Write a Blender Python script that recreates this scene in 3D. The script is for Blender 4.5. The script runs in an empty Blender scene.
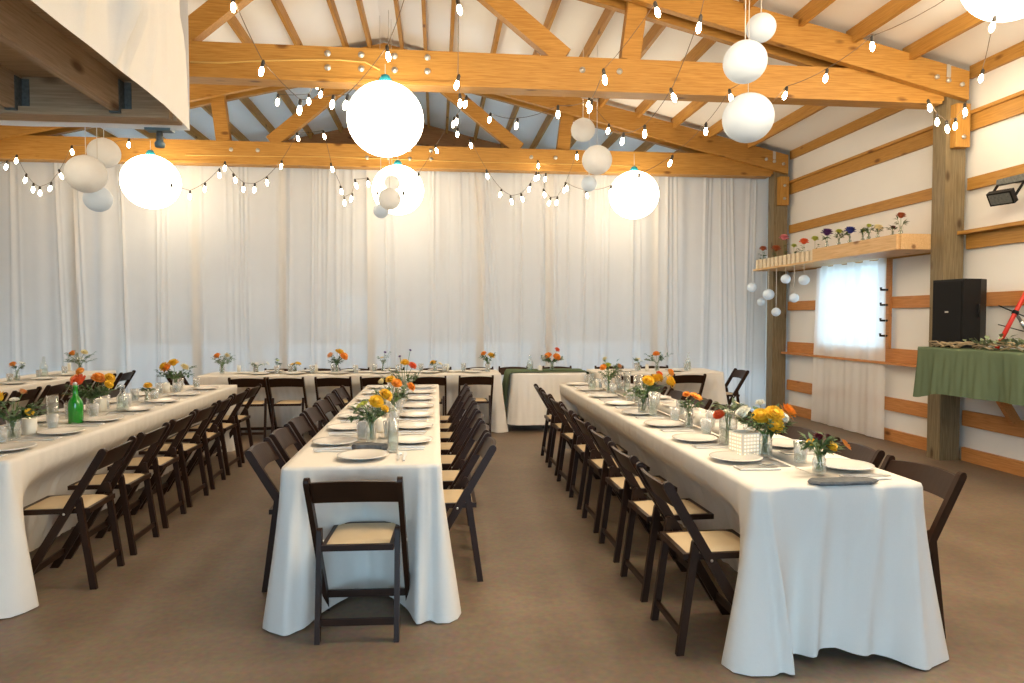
import bpy, math, random
from mathutils import Vector, Matrix
R = random.Random(7)
PI = math.pi
sc = bpy.context.scene
COL = sc.collection

# ---------------------------------------------------------------- camera
FPX, CAMZ = 690.0, 1.5
YAW = math.atan(75 / FPX)
PIT = math.atan(23.5 * math.cos(YAW) / FPX)
cam = bpy.data.cameras.new('camera')
cam.sensor_width = 36.0
cam.lens = 36.0 * FPX / 1024
cam.clip_start = 0.05
co = bpy.data.objects.new('camera', cam)
COL.objects.link(co)
co.location = (0, 0, CAMZ)
co.rotation_euler = (PI / 2 - PIT, 0, -YAW)
sc.camera = co
_F = Vector((math.sin(YAW) * math.cos(PIT), math.cos(YAW) * math.cos(PIT), -math.sin(PIT)))
_R = Vector((math.cos(YAW), -math.sin(YAW), 0))
_U = _R.cross(_F)


def _ray(x, y):
    return _F + _R * ((x - 512) / FPX) + _U * ((341.5 - y) / FPX)


def at_z(x, y, z):
    d = _ray(x, y)
    return Vector((0, 0, CAMZ)) + d * ((z - CAMZ) / d.z)


def at_y(x, y, Y):
    d = _ray(x, y)
    return Vector((0, 0, CAMZ)) + d * (Y / d.y)


def at_x(x, y, X):
    d = _ray(x, y)
    return Vector((0, 0, CAMZ)) + d * (X / d.x)


# ---------------------------------------------------------------- materials
def new_mat(name):
    m = bpy.data.materials.new(name)
    m.use_nodes = True
    nt = m.node_tree
    b = nt.nodes['Principled BSDF']
    return m, nt, b


def solid(name, col, rough=.6, metal=0, noise=.0, scale=20, bump=0, spec=.5, sheen=0):
    m, nt, b = new_mat(name)
    b.inputs['Base Color'].default_value = (*col, 1)
    b.inputs['Roughness'].default_value = rough
    b.inputs['Specular IOR Level'].default_value = spec
    b.inputs['Metallic'].default_value = metal
    b.inputs['Specular IOR Level'].default_value = spec
    if noise or bump:
        tc = nt.nodes.new('ShaderNodeTexCoord')
        n = nt.nodes.new('ShaderNodeTexNoise')
        n.inputs['Scale'].default_value = scale
        n.inputs['Detail'].default_value = 5
        nt.links.new(tc.outputs['Object'], n.inputs['Vector'])
        if noise:
            mx = nt.nodes.new('ShaderNodeMix')
            mx.data_type = 'RGBA'
            mx.inputs[6].default_value = (*[c * (1 - noise) for c in col], 1)
            mx.inputs[7].default_value = (*[min(1, c * (1 + noise)) for c in col], 1)
            nt.links.new(n.outputs['Fac'], mx.inputs[0])
            nt.links.new(mx.outputs[2], b.inputs['Base Color'])
        if bump:
            bp = nt.nodes.new('ShaderNodeBump')
            bp.inputs['Strength'].default_value = bump
            bp.inputs['Distance'].default_value = .02
            nt.links.new(n.outputs['Fac'], bp.inputs['Height'])
            nt.links.new(bp.outputs['Normal'], b.inputs['Normal'])
    return m


def wood(name, c1, c2, axis, rough=.5, knots=True, s=1.0):
    """timber with grain running along the given axis of object space"""
    m, nt, b = new_mat(name)
    tc = nt.nodes.new('ShaderNodeTexCoord')
    mp = nt.nodes.new('ShaderNodeMapping')
    sc_ = [14 * s, 14 * s, 14 * s]
    sc_['xyz'.index(axis)] = .7 * s
    mp.inputs['Scale'].default_value = sc_
    n = nt.nodes.new('ShaderNodeTexNoise')
    n.inputs['Scale'].default_value = 6.0
    n.inputs['Detail'].default_value = 6
    n.inputs['Distortion'].default_value = .6
    cr = nt.nodes.new('ShaderNodeValToRGB')
    cr.color_ramp.elements[0].position = .3
    cr.color_ramp.elements[0].color = (*c1, 1)
    cr.color_ramp.elements[1].position = .7
    cr.color_ramp.elements[1].color = (*c2, 1)
    nt.links.new(tc.outputs['Object'], mp.inputs['Vector'])
    nt.links.new(mp.outputs['Vector'], n.inputs['Vector'])
    nt.links.new(n.outputs['Fac'], cr.inputs['Fac'])
    out = cr.outputs['Color']
    if knots:
        mp2 = nt.nodes.new('ShaderNodeMapping')
        s2 = [5.0, 5.0, 5.0]
        s2['xyz'.index(axis)] = 2.2
        mp2.inputs['Scale'].default_value = s2
        v = nt.nodes.new('ShaderNodeTexVoronoi')
        v.inputs['Scale'].default_value = 1.0
        r2 = nt.nodes.new('ShaderNodeValToRGB')
        r2.color_ramp.elements[0].position = .07
        r2.color_ramp.elements[0].color = (.38, .3, .25, 1)
        r2.color_ramp.elements[1].position = .17
        r2.color_ramp.elements[1].color = (1, 1, 1, 1)
        mx = nt.nodes.new('ShaderNodeMix')
        mx.data_type = 'RGBA'
        mx.blend_type = 'MULTIPLY'
        mx.inputs[0].default_value = 1
        nt.links.new(tc.outputs['Object'], mp2.inputs['Vector'])
        nt.links.new(mp2.outputs['Vector'], v.inputs['Vector'])
        nt.links.new(v.outputs['Distance'], r2.inputs['Fac'])
        nt.links.new(out, mx.inputs[6])
        nt.links.new(r2.outputs['Color'], mx.inputs[7])
        out = mx.outputs[2]
    nt.links.new(out, b.inputs['Base Color'])
    b.inputs['Roughness'].default_value = rough
    b.inputs['Specular IOR Level'].default_value = .3
    return m


def emit(name, col, strength):
    m, nt, b = new_mat(name)
    b.inputs['Base Color'].default_value = (.8, .8, .8, 1)
    b.inputs['Emission Color'].default_value = (*col, 1)
    b.inputs['Emission Strength'].default_value = strength
    return m


def glassy(name, col=(1, 1, 1), clear=.75, rough=.05, milk=.06):
    """thin clear glass: mostly transparent with a glossy coat"""
    m, nt, b = new_mat(name)
    nt.nodes.remove(b)
    o = nt.nodes['Material Output']
    t = nt.nodes.new('ShaderNodeBsdfTransparent')
    t.inputs['Color'].default_value = (*col, 1)
    g = nt.nodes.new('ShaderNodeBsdfGlossy')
    g.inputs['Roughness'].default_value = rough
    g.inputs['Color'].default_value = (1, 1, 1, 1)
    lw = nt.nodes.new('ShaderNodeLayerWeight')
    lw.inputs['Blend'].default_value = 1 - clear
    mx = nt.nodes.new('ShaderNodeMixShader')
    nt.links.new(lw.outputs['Facing'], mx.inputs['Fac'])
    nt.links.new(t.outputs[0], mx.inputs[1])
    nt.links.new(g.outputs[0], mx.inputs[2])
    d = nt.nodes.new('ShaderNodeBsdfDiffuse')
    d.inputs['Color'].default_value = (.9, .92, .92, 1)
    m2 = nt.nodes.new('ShaderNodeMixShader')
    m2.inputs['Fac'].default_value = milk
    nt.links.new(mx.outputs[0], m2.inputs[1])
    nt.links.new(d.outputs[0], m2.inputs[2])
    nt.links.new(m2.outputs[0], o.inputs['Surface'])
    return m


def fabric(name, col, trans=.0, clear=.0, weave=220, rough=.9):
    """cloth: diffuse with an optional share of translucency and of see-through weave"""
    m, nt, b = new_mat(name)
    nt.nodes.remove(b)
    o = nt.nodes['Material Output']
    d = nt.nodes.new('ShaderNodeBsdfDiffuse')
    tc = nt.nodes.new('ShaderNodeTexCoord')
    n = nt.nodes.new('ShaderNodeTexNoise')
    n.inputs['Scale'].default_value = weave
    n.inputs['Detail'].default_value = 2
    n2 = nt.nodes.new('ShaderNodeTexNoise')
    n2.inputs['Scale'].default_value = 2.5
    mx = nt.nodes.new('ShaderNodeMix')
    mx.data_type = 'RGBA'
    mx.inputs[6].default_value = (*[c * .93 for c in col], 1)
    mx.inputs[7].default_value = (*[min(1, c * 1.06) for c in col], 1)
    ad = nt.nodes.new('ShaderNodeMath')
    ad.operation = 'ADD'
    sb = nt.nodes.new('ShaderNodeMath')
    sb.operation = 'MULTIPLY'
    sb.inputs[1].default_value = .5
    nt.links.new(tc.outputs['Object'], n.inputs['Vector'])
    nt.links.new(tc.outputs['Object'], n2.inputs['Vector'])
    nt.links.new(n.outputs['Fac'], ad.inputs[0])
    nt.links.new(n2.outputs['Fac'], ad.inputs[1])
    nt.links.new(ad.outputs[0], sb.inputs[0])
    nt.links.new(sb.outputs[0], mx.inputs[0])
    nt.links.new(mx.outputs[2], d.inputs['Color'])
    bp = nt.nodes.new('ShaderNodeBump')
    bp.inputs['Strength'].default_value = .25
    bp.inputs['Distance'].default_value = .02
    n3 = nt.nodes.new('ShaderNodeTexNoise')
    n3.inputs['Scale'].default_value = 7
    n3.inputs['Detail'].default_value = 3
    nt.links.new(tc.outputs['Object'], n3.inputs['Vector'])
    nt.links.new(n3.outputs['Fac'], bp.inputs['Height'])
    nt.links.new(bp.outputs['Normal'], d.inputs['Normal'])
    sh = d.outputs[0]
    if trans:
        t = nt.nodes.new('ShaderNodeBsdfTranslucent')
        nt.links.new(mx.outputs[2], t.inputs['Color'])
        ms = nt.nodes.new('ShaderNodeMixShader')
        ms.inputs[0].default_value = trans
        nt.links.new(sh, ms.inputs[1])
        nt.links.new(t.outputs[0], ms.inputs[2])
        sh = ms.outputs[0]
    if clear:
        t = nt.nodes.new('ShaderNodeBsdfTransparent')
        ms = nt.nodes.new('ShaderNodeMixShader')
        ms.inputs[0].default_value = clear
        nt.links.new(sh, ms.inputs[1])
        nt.links.new(t.outputs[0], ms.inputs[2])
        sh = ms.outputs[0]
    nt.links.new(sh, o.inputs['Surface'])
    return m


PINE1, PINE2 = (.37, .17, .031), (.53, .28, .066)
M = {}
for ax in 'xyz':
    M['pine_' + ax] = wood('pine_' + ax, PINE1, PINE2, ax)
    M['loft_' + ax] = wood('loft_wood_' + ax, (.44, .29, .16), (.62, .44, .27), ax)
M['girt'] = wood('girt_pine', (.46, .18, .05), (.62, .28, .09), 'y')
M['ledge'] = wood('ledge_pine', (.55, .33, .14), (.72, .48, .25), 'y')
M['post'] = wood('treated_post', (.15, .11, .055), (.27, .205, .115), 'z')
M['post_light'] = M['post']
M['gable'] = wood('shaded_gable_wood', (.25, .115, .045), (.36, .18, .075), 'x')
M['ceiling'] = solid('white_insulation_film', (.95, .94, .92), .55, noise=.04, scale=1.5, bump=.6)
M['wallfilm'] = solid('white_wall_film', (.84, .82, .78), .5, noise=.05, scale=1.2, bump=.7)
M['chair'] = solid('dark_walnut', (.027, .0105, .0048), .40, noise=.4, scale=9, spec=.24)
M['seat'] = solid('tan_vinyl', (.60, .46, .28), .55, noise=.06, scale=14)
M['linen'] = fabric('ivory_linen', (.80, .755, .69), trans=.0, weave=260)
M['white_cloth'] = fabric('white_cotton', (.85, .82, .77), weave=240)
M['drape'] = fabric('sheer_white_drape', (.80, .765, .725), trans=.38, clear=.014, weave=160)
M['sheer'] = fabric('sheer_window_voile', (.95, .93, .90), trans=.38, clear=.08, weave=200)
M['loft_drape'] = fabric('loft_drape_white', (.86, .84, .81), trans=.2, weave=180)
M['green_cloth'] = fabric('green_gauze', (.125, .165, .10), weave=120)
M['darkgreen'] = fabric('dark_green_gauze', (.085, .11, .06), weave=120)
M['plate'] = solid('white_glaze', (.74, .70, .64), .22)
M['napkin'] = fabric('white_napkin', (.82, .80, .76), weave=300)
M['steel'] = solid('brushed_steel', (.70, .70, .70), .28, 1)
M['bolt'] = solid('galvanised_bolt', (.60, .58, .54), .45, .7)
M['hanger'] = solid('galvanised_hanger', (.17, .18, .17), .55, .5, noise=.6, scale=60)
M['glass'] = glassy('clear_glass', (.96, .98, .98), .72)
M['water'] = glassy('vase_water', (.86, .92, .88), .8)
M['frost'] = glassy('frosted_cup', (.97, .99, 1.0), .62, .25, .20)
M['green_glass'] = solid('green_bottle_glass', (.015, .26, .02), .08, spec=.8)
M['black'] = solid('black_plastic', (.010, .010, .0105), .5, spec=.2)
M['black_mesh'] = solid('black_speaker_grille', (.012, .012, .0125), .7, noise=.5, scale=260, spec=.12)
M['socket'] = solid('black_socket', (.03, .025, .02), .5)
M['teal'] = solid('teal_lamp_cap', (.02, .30, .38), .4)
M['lamp_grey'] = solid('blue_grey_enamel', (.16, .24, .27), .5)
M['slate'] = solid('grey_stone_slab', (.12, .125, .13), .8, noise=.5, scale=40, bump=.5)
M['red'] = solid('red_paint', (.62, .035, .02), .35)
M['wax'] = solid('ivory_wax', (.86, .82, .70), .5)
M['flame'] = emit('candle_flame', (1, .72, .35), 14)
M['votive'] = solid('frosted_votive_glass', (.84, .80, .70), .35)
M['bulb'] = emit('warm_filament_bulb', (1, .84, .60), 40)
M['lantern_on'] = emit('lit_paper_lantern', (1, .86, .63), 8)
M['lantern_front'] = emit('added_lantern_paper', (1, .86, .63), 18)  # brighter glow for the added lanterns out of view
M['lantern_off'] = fabric('white_rice_paper', (.93, .94, .95), trans=.22, weave=60)
M['lantern_cool'] = emit('cool_lit_paper', (.62, .84, 1.0), .10)  # faint cool glow put into the paper of the small lanterns
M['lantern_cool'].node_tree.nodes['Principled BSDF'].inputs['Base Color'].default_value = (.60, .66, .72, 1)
M['string'] = solid('white_string', (.75, .73, .68), .8)
M['cord_tan'] = solid('tan_lamp_cord', (.66, .42, .12), .6)
M['wire'] = solid('brown_lamp_wire', (.16, .11, .07), .6)
M['concrete'] = None
M['stem'] = solid('flower_stem', (.10, .20, .05), .6, noise=.3, scale=30)
M['leaf'] = solid('leaf_green', (.075, .135, .05), .55, noise=.5, scale=25)
M['leaf_grey'] = solid('eucalyptus_leaf', (.20, .25, .14), .6, noise=.4, scale=25)
M['dry'] = solid('dried_stalks', (.42, .32, .19), .7, noise=.4, scale=25)
M['cream_wood'] = solid('cream_wood_block', (.72, .60, .42), .6, noise=.12, scale=30)
FL = {'yellow': (.78, .46, .02), 'orange': (.82, .30, .03), 'peach': (.88, .42, .16), 'white': (.82, .80, .70), 'coral': (.80, .14, .035),
      'burgundy': (.14, .01, .018), 'purple': (.11, .03, .16), 'blue': (.05, .06, .28), 'pink': (.68, .22, .25), 'cream': (.80, .68, .38), 'lime': (.45, .48, .06), 'rust': (.40, .10, .03)}
for k, c in FL.items():
    M['fl_' + k] = solid('petal_' + k, c, .6, noise=.2, scale=60)
M['fl_centre'] = solid('flower_centre', (.35, .20, .02), .8)


def concrete():
    m, nt, b = new_mat('brown_concrete')
    tc = nt.nodes.new('ShaderNodeTexCoord')
    n = nt.nodes.new('ShaderNodeTexNoise')
    n.inputs['Scale'].default_value = .8
    n.inputs['Detail'].default_value = 8
    n.inputs['Roughness'].default_value = .65
    cr = nt.nodes.new('ShaderNodeValToRGB')
    cr.color_ramp.elements[0].position = .32
    cr.color_ramp.elements[0].color = (.135, .094, .061, 1)
    cr.color_ramp.elements[1].position = .70
    cr.color_ramp.elements[1].color = (.265, .195, .135, 1)
    n2 = nt.nodes.new('ShaderNodeTexNoise')
    n2.inputs['Scale'].default_value = 30
    n2.inputs['Detail'].default_value = 4
    mx = nt.nodes.new('ShaderNodeMix')
    mx.data_type = 'RGBA'
    mx.blend_type = 'OVERLAY'
    mx.inputs[0].default_value = .4
    nt.links.new(tc.outputs['Object'], n.inputs['Vector'])
    nt.links.new(tc.outputs['Object'], n2.inputs['Vector'])
    nt.links.new(n.outputs['Fac'], cr.inputs['Fac'])
    nt.links.new(cr.outputs['Color'], mx.inputs[6])
    nt.links.new(n2.outputs['Color'], mx.inputs[7])
    nt.links.new(mx.outputs[2], b.inputs['Base Color'])
    rr = nt.nodes.new('ShaderNodeMapRange')
    rr.inputs['To Min'].default_value = .38
    rr.inputs['To Max'].default_value = .62
    nt.links.new(n.outputs['Fac'], rr.inputs['Value'])
    nt.links.new(rr.outputs['Result'], b.inputs['Roughness'])
    b.inputs['Specular IOR Level'].default_value = .4
    return m


M['concrete'] = concrete()


# ---------------------------------------------------------------- mesh builder
class MB:
    def __init__(s):
        s.v, s.f, s.sm = [], [], []

    def add(s, vs, fs, smooth=False):
        b = len(s.v)
        s.v += [tuple(v) for v in vs]
        s.f += [tuple(b + i for i in f) for f in fs]
        s.sm += [smooth] * len(fs)
        return s

    def box(s, x0, x1, y0, y1, z0, z1):
        vs = [(x, y, z) for z in (z0, z1) for y in (y0, y1) for x in (x0, x1)]
        return s.add(vs, [(0, 2, 3, 1), (4, 5, 7, 6), (0, 1, 5, 4), (2, 6, 7, 3), (0, 4, 6, 2), (1, 3, 7, 5)])

    def bar(s, p0, p1, w, d, ref=(0, 0, 1)):
        """rectangular bar between two points; w across (dir x ref), d along ref-ish"""
        p0, p1 = Vector(p0), Vector(p1)
        t = (p1 - p0).normalized()
        a = t.cross(Vector(ref))
        if a.length < 1e-4:
            a = t.cross(Vector((0, 1, 0)))
        a.normalize()
        b = a.cross(t).normalized()
        vs = []
        for p in (p0, p1):
            for sx, sy in ((-1, -1), (1, -1), (1, 1), (-1, 1)):
                vs.append(p + a * (sx * w / 2) + b * (sy * d / 2))
        return s.add(vs, [(3, 2, 1, 0), (4, 5, 6, 7), (0, 1, 5, 4), (1, 2, 6, 5), (2, 3, 7, 6), (3, 0, 4, 7)])

    def tube(s, pts, r, n=6, cap=True):
        pts = [Vector(p) for p in pts]
        rs = r if isinstance(r, (list, tuple)) else [r] * len(pts)
        vs, fs = [], []
        prev = None
        for i, p in enumerate(pts):
            t = (pts[min(i + 1, len(pts) - 1)] - pts[max(i - 1, 0)])
            if t.length < 1e-9:
                t = Vector((0, 0, 1))
            t.normalize()
            if prev is None:
                a = t.cross(Vector((0, 0, 1)))
                if a.length < 1e-3:
                    a = t.cross(Vector((1, 0, 0)))
            else:
                a = prev - t * prev.dot(t)
            a.normalize()
            prev = a
            b = t.cross(a)
            for k in range(n):
                an = 2 * PI * k / n
                vs.append(p + (a * math.cos(an) + b * math.sin(an)) * rs[i])
        for i in range(len(pts) - 1):
            for k in range(n):
                k2 = (k + 1) % n
                fs.append((i * n + k, i * n + k2, (i + 1) * n + k2, (i + 1) * n + k))
        if cap:
            fs.append(tuple(range(n))[::-1])
            fs.append(tuple((len(pts) - 1) * n + k for k in range(n)))
        return s.add(vs, fs, True)

    def lathe(s, prof, n=16, c=(0, 0, 0), close=False):
        """prof: (r, z) list bottom to top"""
        vs, fs = [], []
        for r, z in prof:
            for k in range(n):
                a = 2 * PI * k / n
                vs.append((c[0] + r * math.cos(a), c[1] + r * math.sin(a), c[2] + z))
        for i in range(len(prof) - 1):
            for k in range(n):
                k2 = (k + 1) % n
                fs.append((i * n + k, i * n + k2, (i + 1) * n + k2, (i + 1) * n + k))
        if prof[0][0] > 1e-4:
            fs.append(tuple(range(n))[::-1])
        if close and prof[-1][0] > 1e-4:
            fs.append(tuple((len(prof) - 1) * n + k for k in range(n)))
        return s.add(vs, fs, True)

    def sphere(s, c, r, n=16, m=10, sq=1.0, rib=0):
        prof = []
        mm = m * (2 if rib else 1)
        for i in range(mm + 1):
            a = -PI / 2 + PI * i / mm
            rr = r * (1 - (rib if i % 2 else 0))
            prof.append((max(rr * math.cos(a), 1e-5), rr * math.sin(a) * sq))
        return s.lathe(prof, n, c)

    def prism(s, pts, d, axis='x', off=0.0):
        """extrude polygon pts (2D) by thickness d centred on off along axis"""
        n = len(pts)
        vs = []
        for q in (off - d / 2, off + d / 2):
            for a, b in pts:
                vs.append({'x': (q, a, b), 'y': (a, q, b), 'z': (a, b, q)}[axis])
        fs = [tuple(range(n))[::-1], tuple(range(n, 2 * n))]
        for i in range(n):
            j = (i + 1) % n
            fs.append((i, j, n + j, n + i))
        return s.add(vs, fs)

    def grid(s, rows, smooth=True, wrap=False):
        nr, nc = len(rows), len(rows[0])
        vs = [p for r in rows for p in r]
        fs = []
        for i in range(nr - 1):
            for j in range(nc if wrap else nc - 1):
                k = (j + 1) % nc
                fs.append((i * nc + j, i * nc + k, (i + 1) * nc + k, (i + 1) * nc + j))
        return s.add(vs, fs, smooth)

    def mesh(s, name, mat):
        me = bpy.data.meshes.new(name)
        me.from_pydata(s.v, [], s.f)
        me.polygons.foreach_set('use_smooth', s.sm)
        if mat is not None:
            me.materials.append(M[mat] if isinstance(mat, str) else mat)
        me.update()
        return me

    def build(s, name, mat, parent=None):
        return link(name, s.mesh(name, mat), parent)


def fix_normals(me):
    import bmesh
    bm = bmesh.new()
    bm.from_mesh(me)
    bmesh.ops.recalc_face_normals(bm, faces=bm.faces)
    bm.to_mesh(me)
    bm.free()


def link(name, me, parent=None):
    o = bpy.data.objects.new(name, me)
    COL.objects.link(o)
    if parent is not None:
        o.parent = parent
        KIDS.setdefault(parent.name, []).append(o)
    return o


KIDS = {}
LABELS = {}


def tag(o, label, cat, group=None, kind=None):
    label = ' '.join(label.split())
    o['label'] = label
    o['category'] = cat
    if group:
        o['group'] = group
    if kind:
        o['kind'] = kind
    LABELS.setdefault(label, []).append(o.name)
    return o


def thing(name, label, cat, loc=(0, 0, 0), rz=0, group=None):
    o = bpy.data.objects.new(name, None)
    o.empty_display_size = .1
    COL.objects.link(o)
    o.location = loc
    o.rotation_euler = (0, 0, rz)
    return tag(o, label, cat, group)


def struct(name, mb, mat):
    o = mb.build(name, mat)
    o['kind'] = 'structure'
    return o


def dup(root, loc, rz=0, label=None, cat=None, group=None, scale=None):
    r = root.copy()
    COL.objects.link(r)
    r.location = loc
    r.rotation_euler = (0, 0, rz)
    if scale:
        r.scale = scale
    for ch in KIDS.get(root.name, []):
        c = ch.copy()
        COL.objects.link(c)
        c.parent = r
        KIDS.setdefault(r.name, []).append(c)
        for g in KIDS.get(ch.name, []):
            d = g.copy()
            COL.objects.link(d)
            d.parent = c
            KIDS.setdefault(c.name, []).append(d)
    tag(r, label or root['label'], cat or root['category'], group or root.get('group'))
    return r


ORD = ['first', 'second', 'third', 'fourth', 'fifth', 'sixth', 'seventh', 'eighth', 'ninth', 'tenth', 'eleventh', 'twelfth', 'thirteenth', 'fourteenth', 'fifteenth', 'sixteenth']

# ================================================================ SETTING
XL, XR_, XA = -7.0, 5.5, -0.75          # left wall, right wall girt face, ridge
YF, YB = -2.6, 15.2                     # front (open barn door) and back wall
SL = .235


def roofz(x):
    return 5.58 - SL * abs(x - XA)


struct('floor', MB().box(XL - .2, XR_ + .25, YF - 6, YB + .2, -.2, 0), 'concrete')
WX0, WX1 = XR_ + .04, XR_ + .2
wy0, wy1, wz0, wz1 = 7.98, 9.4, 1.03, 2.24       # window in the right wall
w = MB()
w.box(WX0, WX1, YF, wy0, 0, 4.16)
w.box(WX0, WX1, wy1, 11.2, 0, 4.16)
w.box(WX0, WX1, 14.6, YB, 0, 4.16)
w.box(WX0, WX1, 11.2, 14.6, .6, 4.16)
w.box(WX0, WX1, wy0, wy1, 0, wz0)
w.box(WX0, WX1, wy0, wy1, wz1, 4.16)
struct('wall_right', w, 'wallfilm')
struct('wall_left', MB().box(XL - .2, XL - .04, YF, 11.0, 0, 4.16).box(XL - .2, XL - .04, 14.6, YB, 0, 4.16).box(XL - .2, XL - .04, 11.0, 14.6, .6, 4.16), 'wallfilm')
# back wall with a two-row window that glimmers through the sheer drapes
bx0, bx1, bz0, bz1 = -2.15, -1.45, 1.35, 2.05
w = MB()
for a_, b_ in ((XL, -6.6), (-4.0, -3.7), (-1.0, -.6), (2.1, 2.4), (4.9, XR_)):
    w.box(a_, b_, YB, YB + .15, 0, .95)
w.box(XL, bx0, YB, YB + .15, .95, 5.7)
w.box(bx1, XR_, YB, YB + .15, .95, 5.7)
w.box(bx0, bx1, YB, YB + .15, .95, bz0)
w.box(bx0, bx1, YB, YB + .15, bz1, 5.7)
struct('wall_back', w, 'wallfilm')
# front wall with the wide open barn door behind the camera
w = MB()
w.box(XL, -1.9, YF - .15, YF, 0, 4.16)
w.box(2.1, XR_, YF - .15, YF, 0, 4.16)
w.prism([(XL, 2.7), (XR_, 2.7), (XR_, 4.12), (XA, 5.58), (XL, 4.12)], .15, 'y', YF - .075)
struct('wall_front', w, 'wallfilm')
# ceiling film, two slopes
w = MB()
for a, b in ((XL - .2, XA), (XA, XR_ + .25)):
    x0, x1 = a, b
    z0, z1 = roofz(x0), roofz(x1)
    vs = [(x0, YF - .2, z0), (x1, YF - .2, z1), (x1, YB + .2, z1), (x0, YB + .2, z0)]
    vs += [(x, y, z + .12) for x, y, z in vs]
    w.add(vs, [(0, 3, 2, 1), (4, 5, 6, 7), (0, 1, 5, 4), (1, 2, 6, 5), (2, 3, 7, 6), (3, 0, 4, 7)])
struct('ceiling', w, 'ceiling')

# window frame, panes and hooks
w = MB()
for y0, y1, z0, z1 in ((wy0, wy0 + .06, wz0, wz1), (wy1 - .06, wy1, wz0, wz1), (wy0, wy1, wz0, wz0 + .06), (wy0, wy1, wz1 - .06, wz1), (8.66, 8.72, wz0, wz1)):
    w.box(WX0 + .02, WX0 + .08, y0, y1, z0, z1)
wo = struct('window_1', w, 'cream_wood')
p = MB().box(WX0 + .045, WX0 + .05, wy0 + .06, wy1 - .06, wz0 + .06, wz1 - .06).build('pane', 'glass', wo)
w = MB()
for x0, x1, z0, z1 in ((bx0, bx0 + .05, bz0, bz1), (bx1 - .05, bx1, bz0, bz1), (bx0, bx1, bz0, bz0 + .05), (bx0, bx1, bz1 - .05, bz1), (bx0, bx1, 1.72, 1.78), (bx0, bx1, 1.56, 1.6)):
    w.box(x0, x1, YB + .03, YB + .09, z0, z1)
wo = struct('window_2', w, 'cream_wood')
MB().box(bx0 + .05, bx1 - .05, YB + .05, YB + .055, bz0 + .05, bz1 - .05).build('pane', 'glass', wo)

# girts (horizontal wall boards) between the posts of the right wall
TY = [3.04, 6.79, 10.46, 14.1]          # truss / post lines
PW = .19
tn = [0]


def trim(mb, mat):
    tn[0] += 1
    return struct('trim_%d' % tn[0], mb, mat)


gz = [(.0, .14, 0), (.37, .53, 0), (.94, 1.13, 1), (1.62, 1.76, 0), (2.22, 2.40, 2), (2.83, 2.955, 0), (3.44, 3.635, 3), (3.98, 4.13, 0)]
spans = [(-2.6, TY[0] - .1), (TY[0] + .1, TY[1] - .1), (TY[1] + .1, TY[2] - .1)]
for y0, y1 in spans:
    for z0, z1, kk in gz:
        cut = [(y0, y1)]
        if kk == 0 and abs(z0 - 1.62) < .01 and y0 < wy0 < y1:
            cut = [(y0, wy0 - .12), (wy1 + .06, y1)]
        for a, b in cut:
            m_ = MB().box(XR_, WX0 - .002, a, b, z0, z1)
            if kk == 1:
                m_.box(XR_ - .10, XR_, a, b, z0, z0 + .03)
            if kk == 2 and not (y0 < wy0 < y1):
                m_.box(XR_ - .10, XR_, a, b, z1 - .03, z1 + .005)
            if kk == 3:
                m_.box(XR_ - .035, XR_, a, b, z1 - .035, z1)
            trim(m_, 'girt' if z0 < 2 else 'pine_y')
# studs beside the window
trim(MB().box(XR_ - .03, XR_, wy0 - .13, wy0 - .04, 1.13, 2.22), 'girt')
trim(MB().box(XR_ - .03, XR_, wy1 + .0, wy1 + .06, 1.13, 2.22), 'girt')
# purlins under the ceiling, bay by bay
offs_r = [.26, .6, .96, 1.53, 2.08, 2.65, 3.22, 3.79, 4.36, 4.93, 5.55]
offs_l = [.20, .53, 1.12, 1.7, 2.27, 2.84, 3.41, 3.98, 4.55, 5.12, 5.7]
for y0, y1 in ((YF, TY[0]), (TY[0], TY[1]), (TY[1], TY[2]), (TY[2], TY[3]), (TY[3], YB)):
    for sg, offs in ((1, offs_r), (-1, offs_l)):
        for of in offs:
            x = XA + sg * of
            z = roofz(x)
            trim(MB().box(x - .022, x + .022, y0 + .06, y1 - .06, z - .155, z - .002), 'pine_y')

# ================================================================ POSTS AND TRUSSES
names_t = ['near the camera', 'second back along the room', 'in front of the white drapes', 'behind the white drapes']


def post(X0, X1, Yc, label):
    t = thing('timber_post', label, 'post', (0, 0, 0))
    MB().box(X0, X1, Yc - PW / 2, Yc + PW / 2, 0, 3.98).build('shaft', 'post', t)
    return t


pr = [post(5.255, 5.48, y, l) for y, l in ((TY[0], 'tall square timber post by the wall beside the camera'), (TY[1], 'tall square timber post standing behind the black speaker'),
                                        (TY[2], 'tall square timber post at the end of the white drapes'))]
# short blocks bolted to the post heads under the truss heels
for o, y in zip(pr, TY):
    h = MB().box(5.30, 5.455, y - PW / 2 - .085, y - PW / 2 - .002, 3.26, 3.70).build('head_block', 'pine_z', o)
    for z in (3.36, 3.56):
        MB().tube([(5.38, y - PW / 2 - .10, z), (5.38, y - PW / 2 - .08, z)], .022, 8).build('bolt', 'bolt', h)


_b = MB().lathe([(.03, 0), (.03, .006), (.016, .007), (.016, .018)], 10, (0, 0, 0), True)
_b.v = [(x_, -z_, y_) for x_, y_, z_ in _b.v]
BOLT = _b.mesh('bolt', 'bolt')


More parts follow.
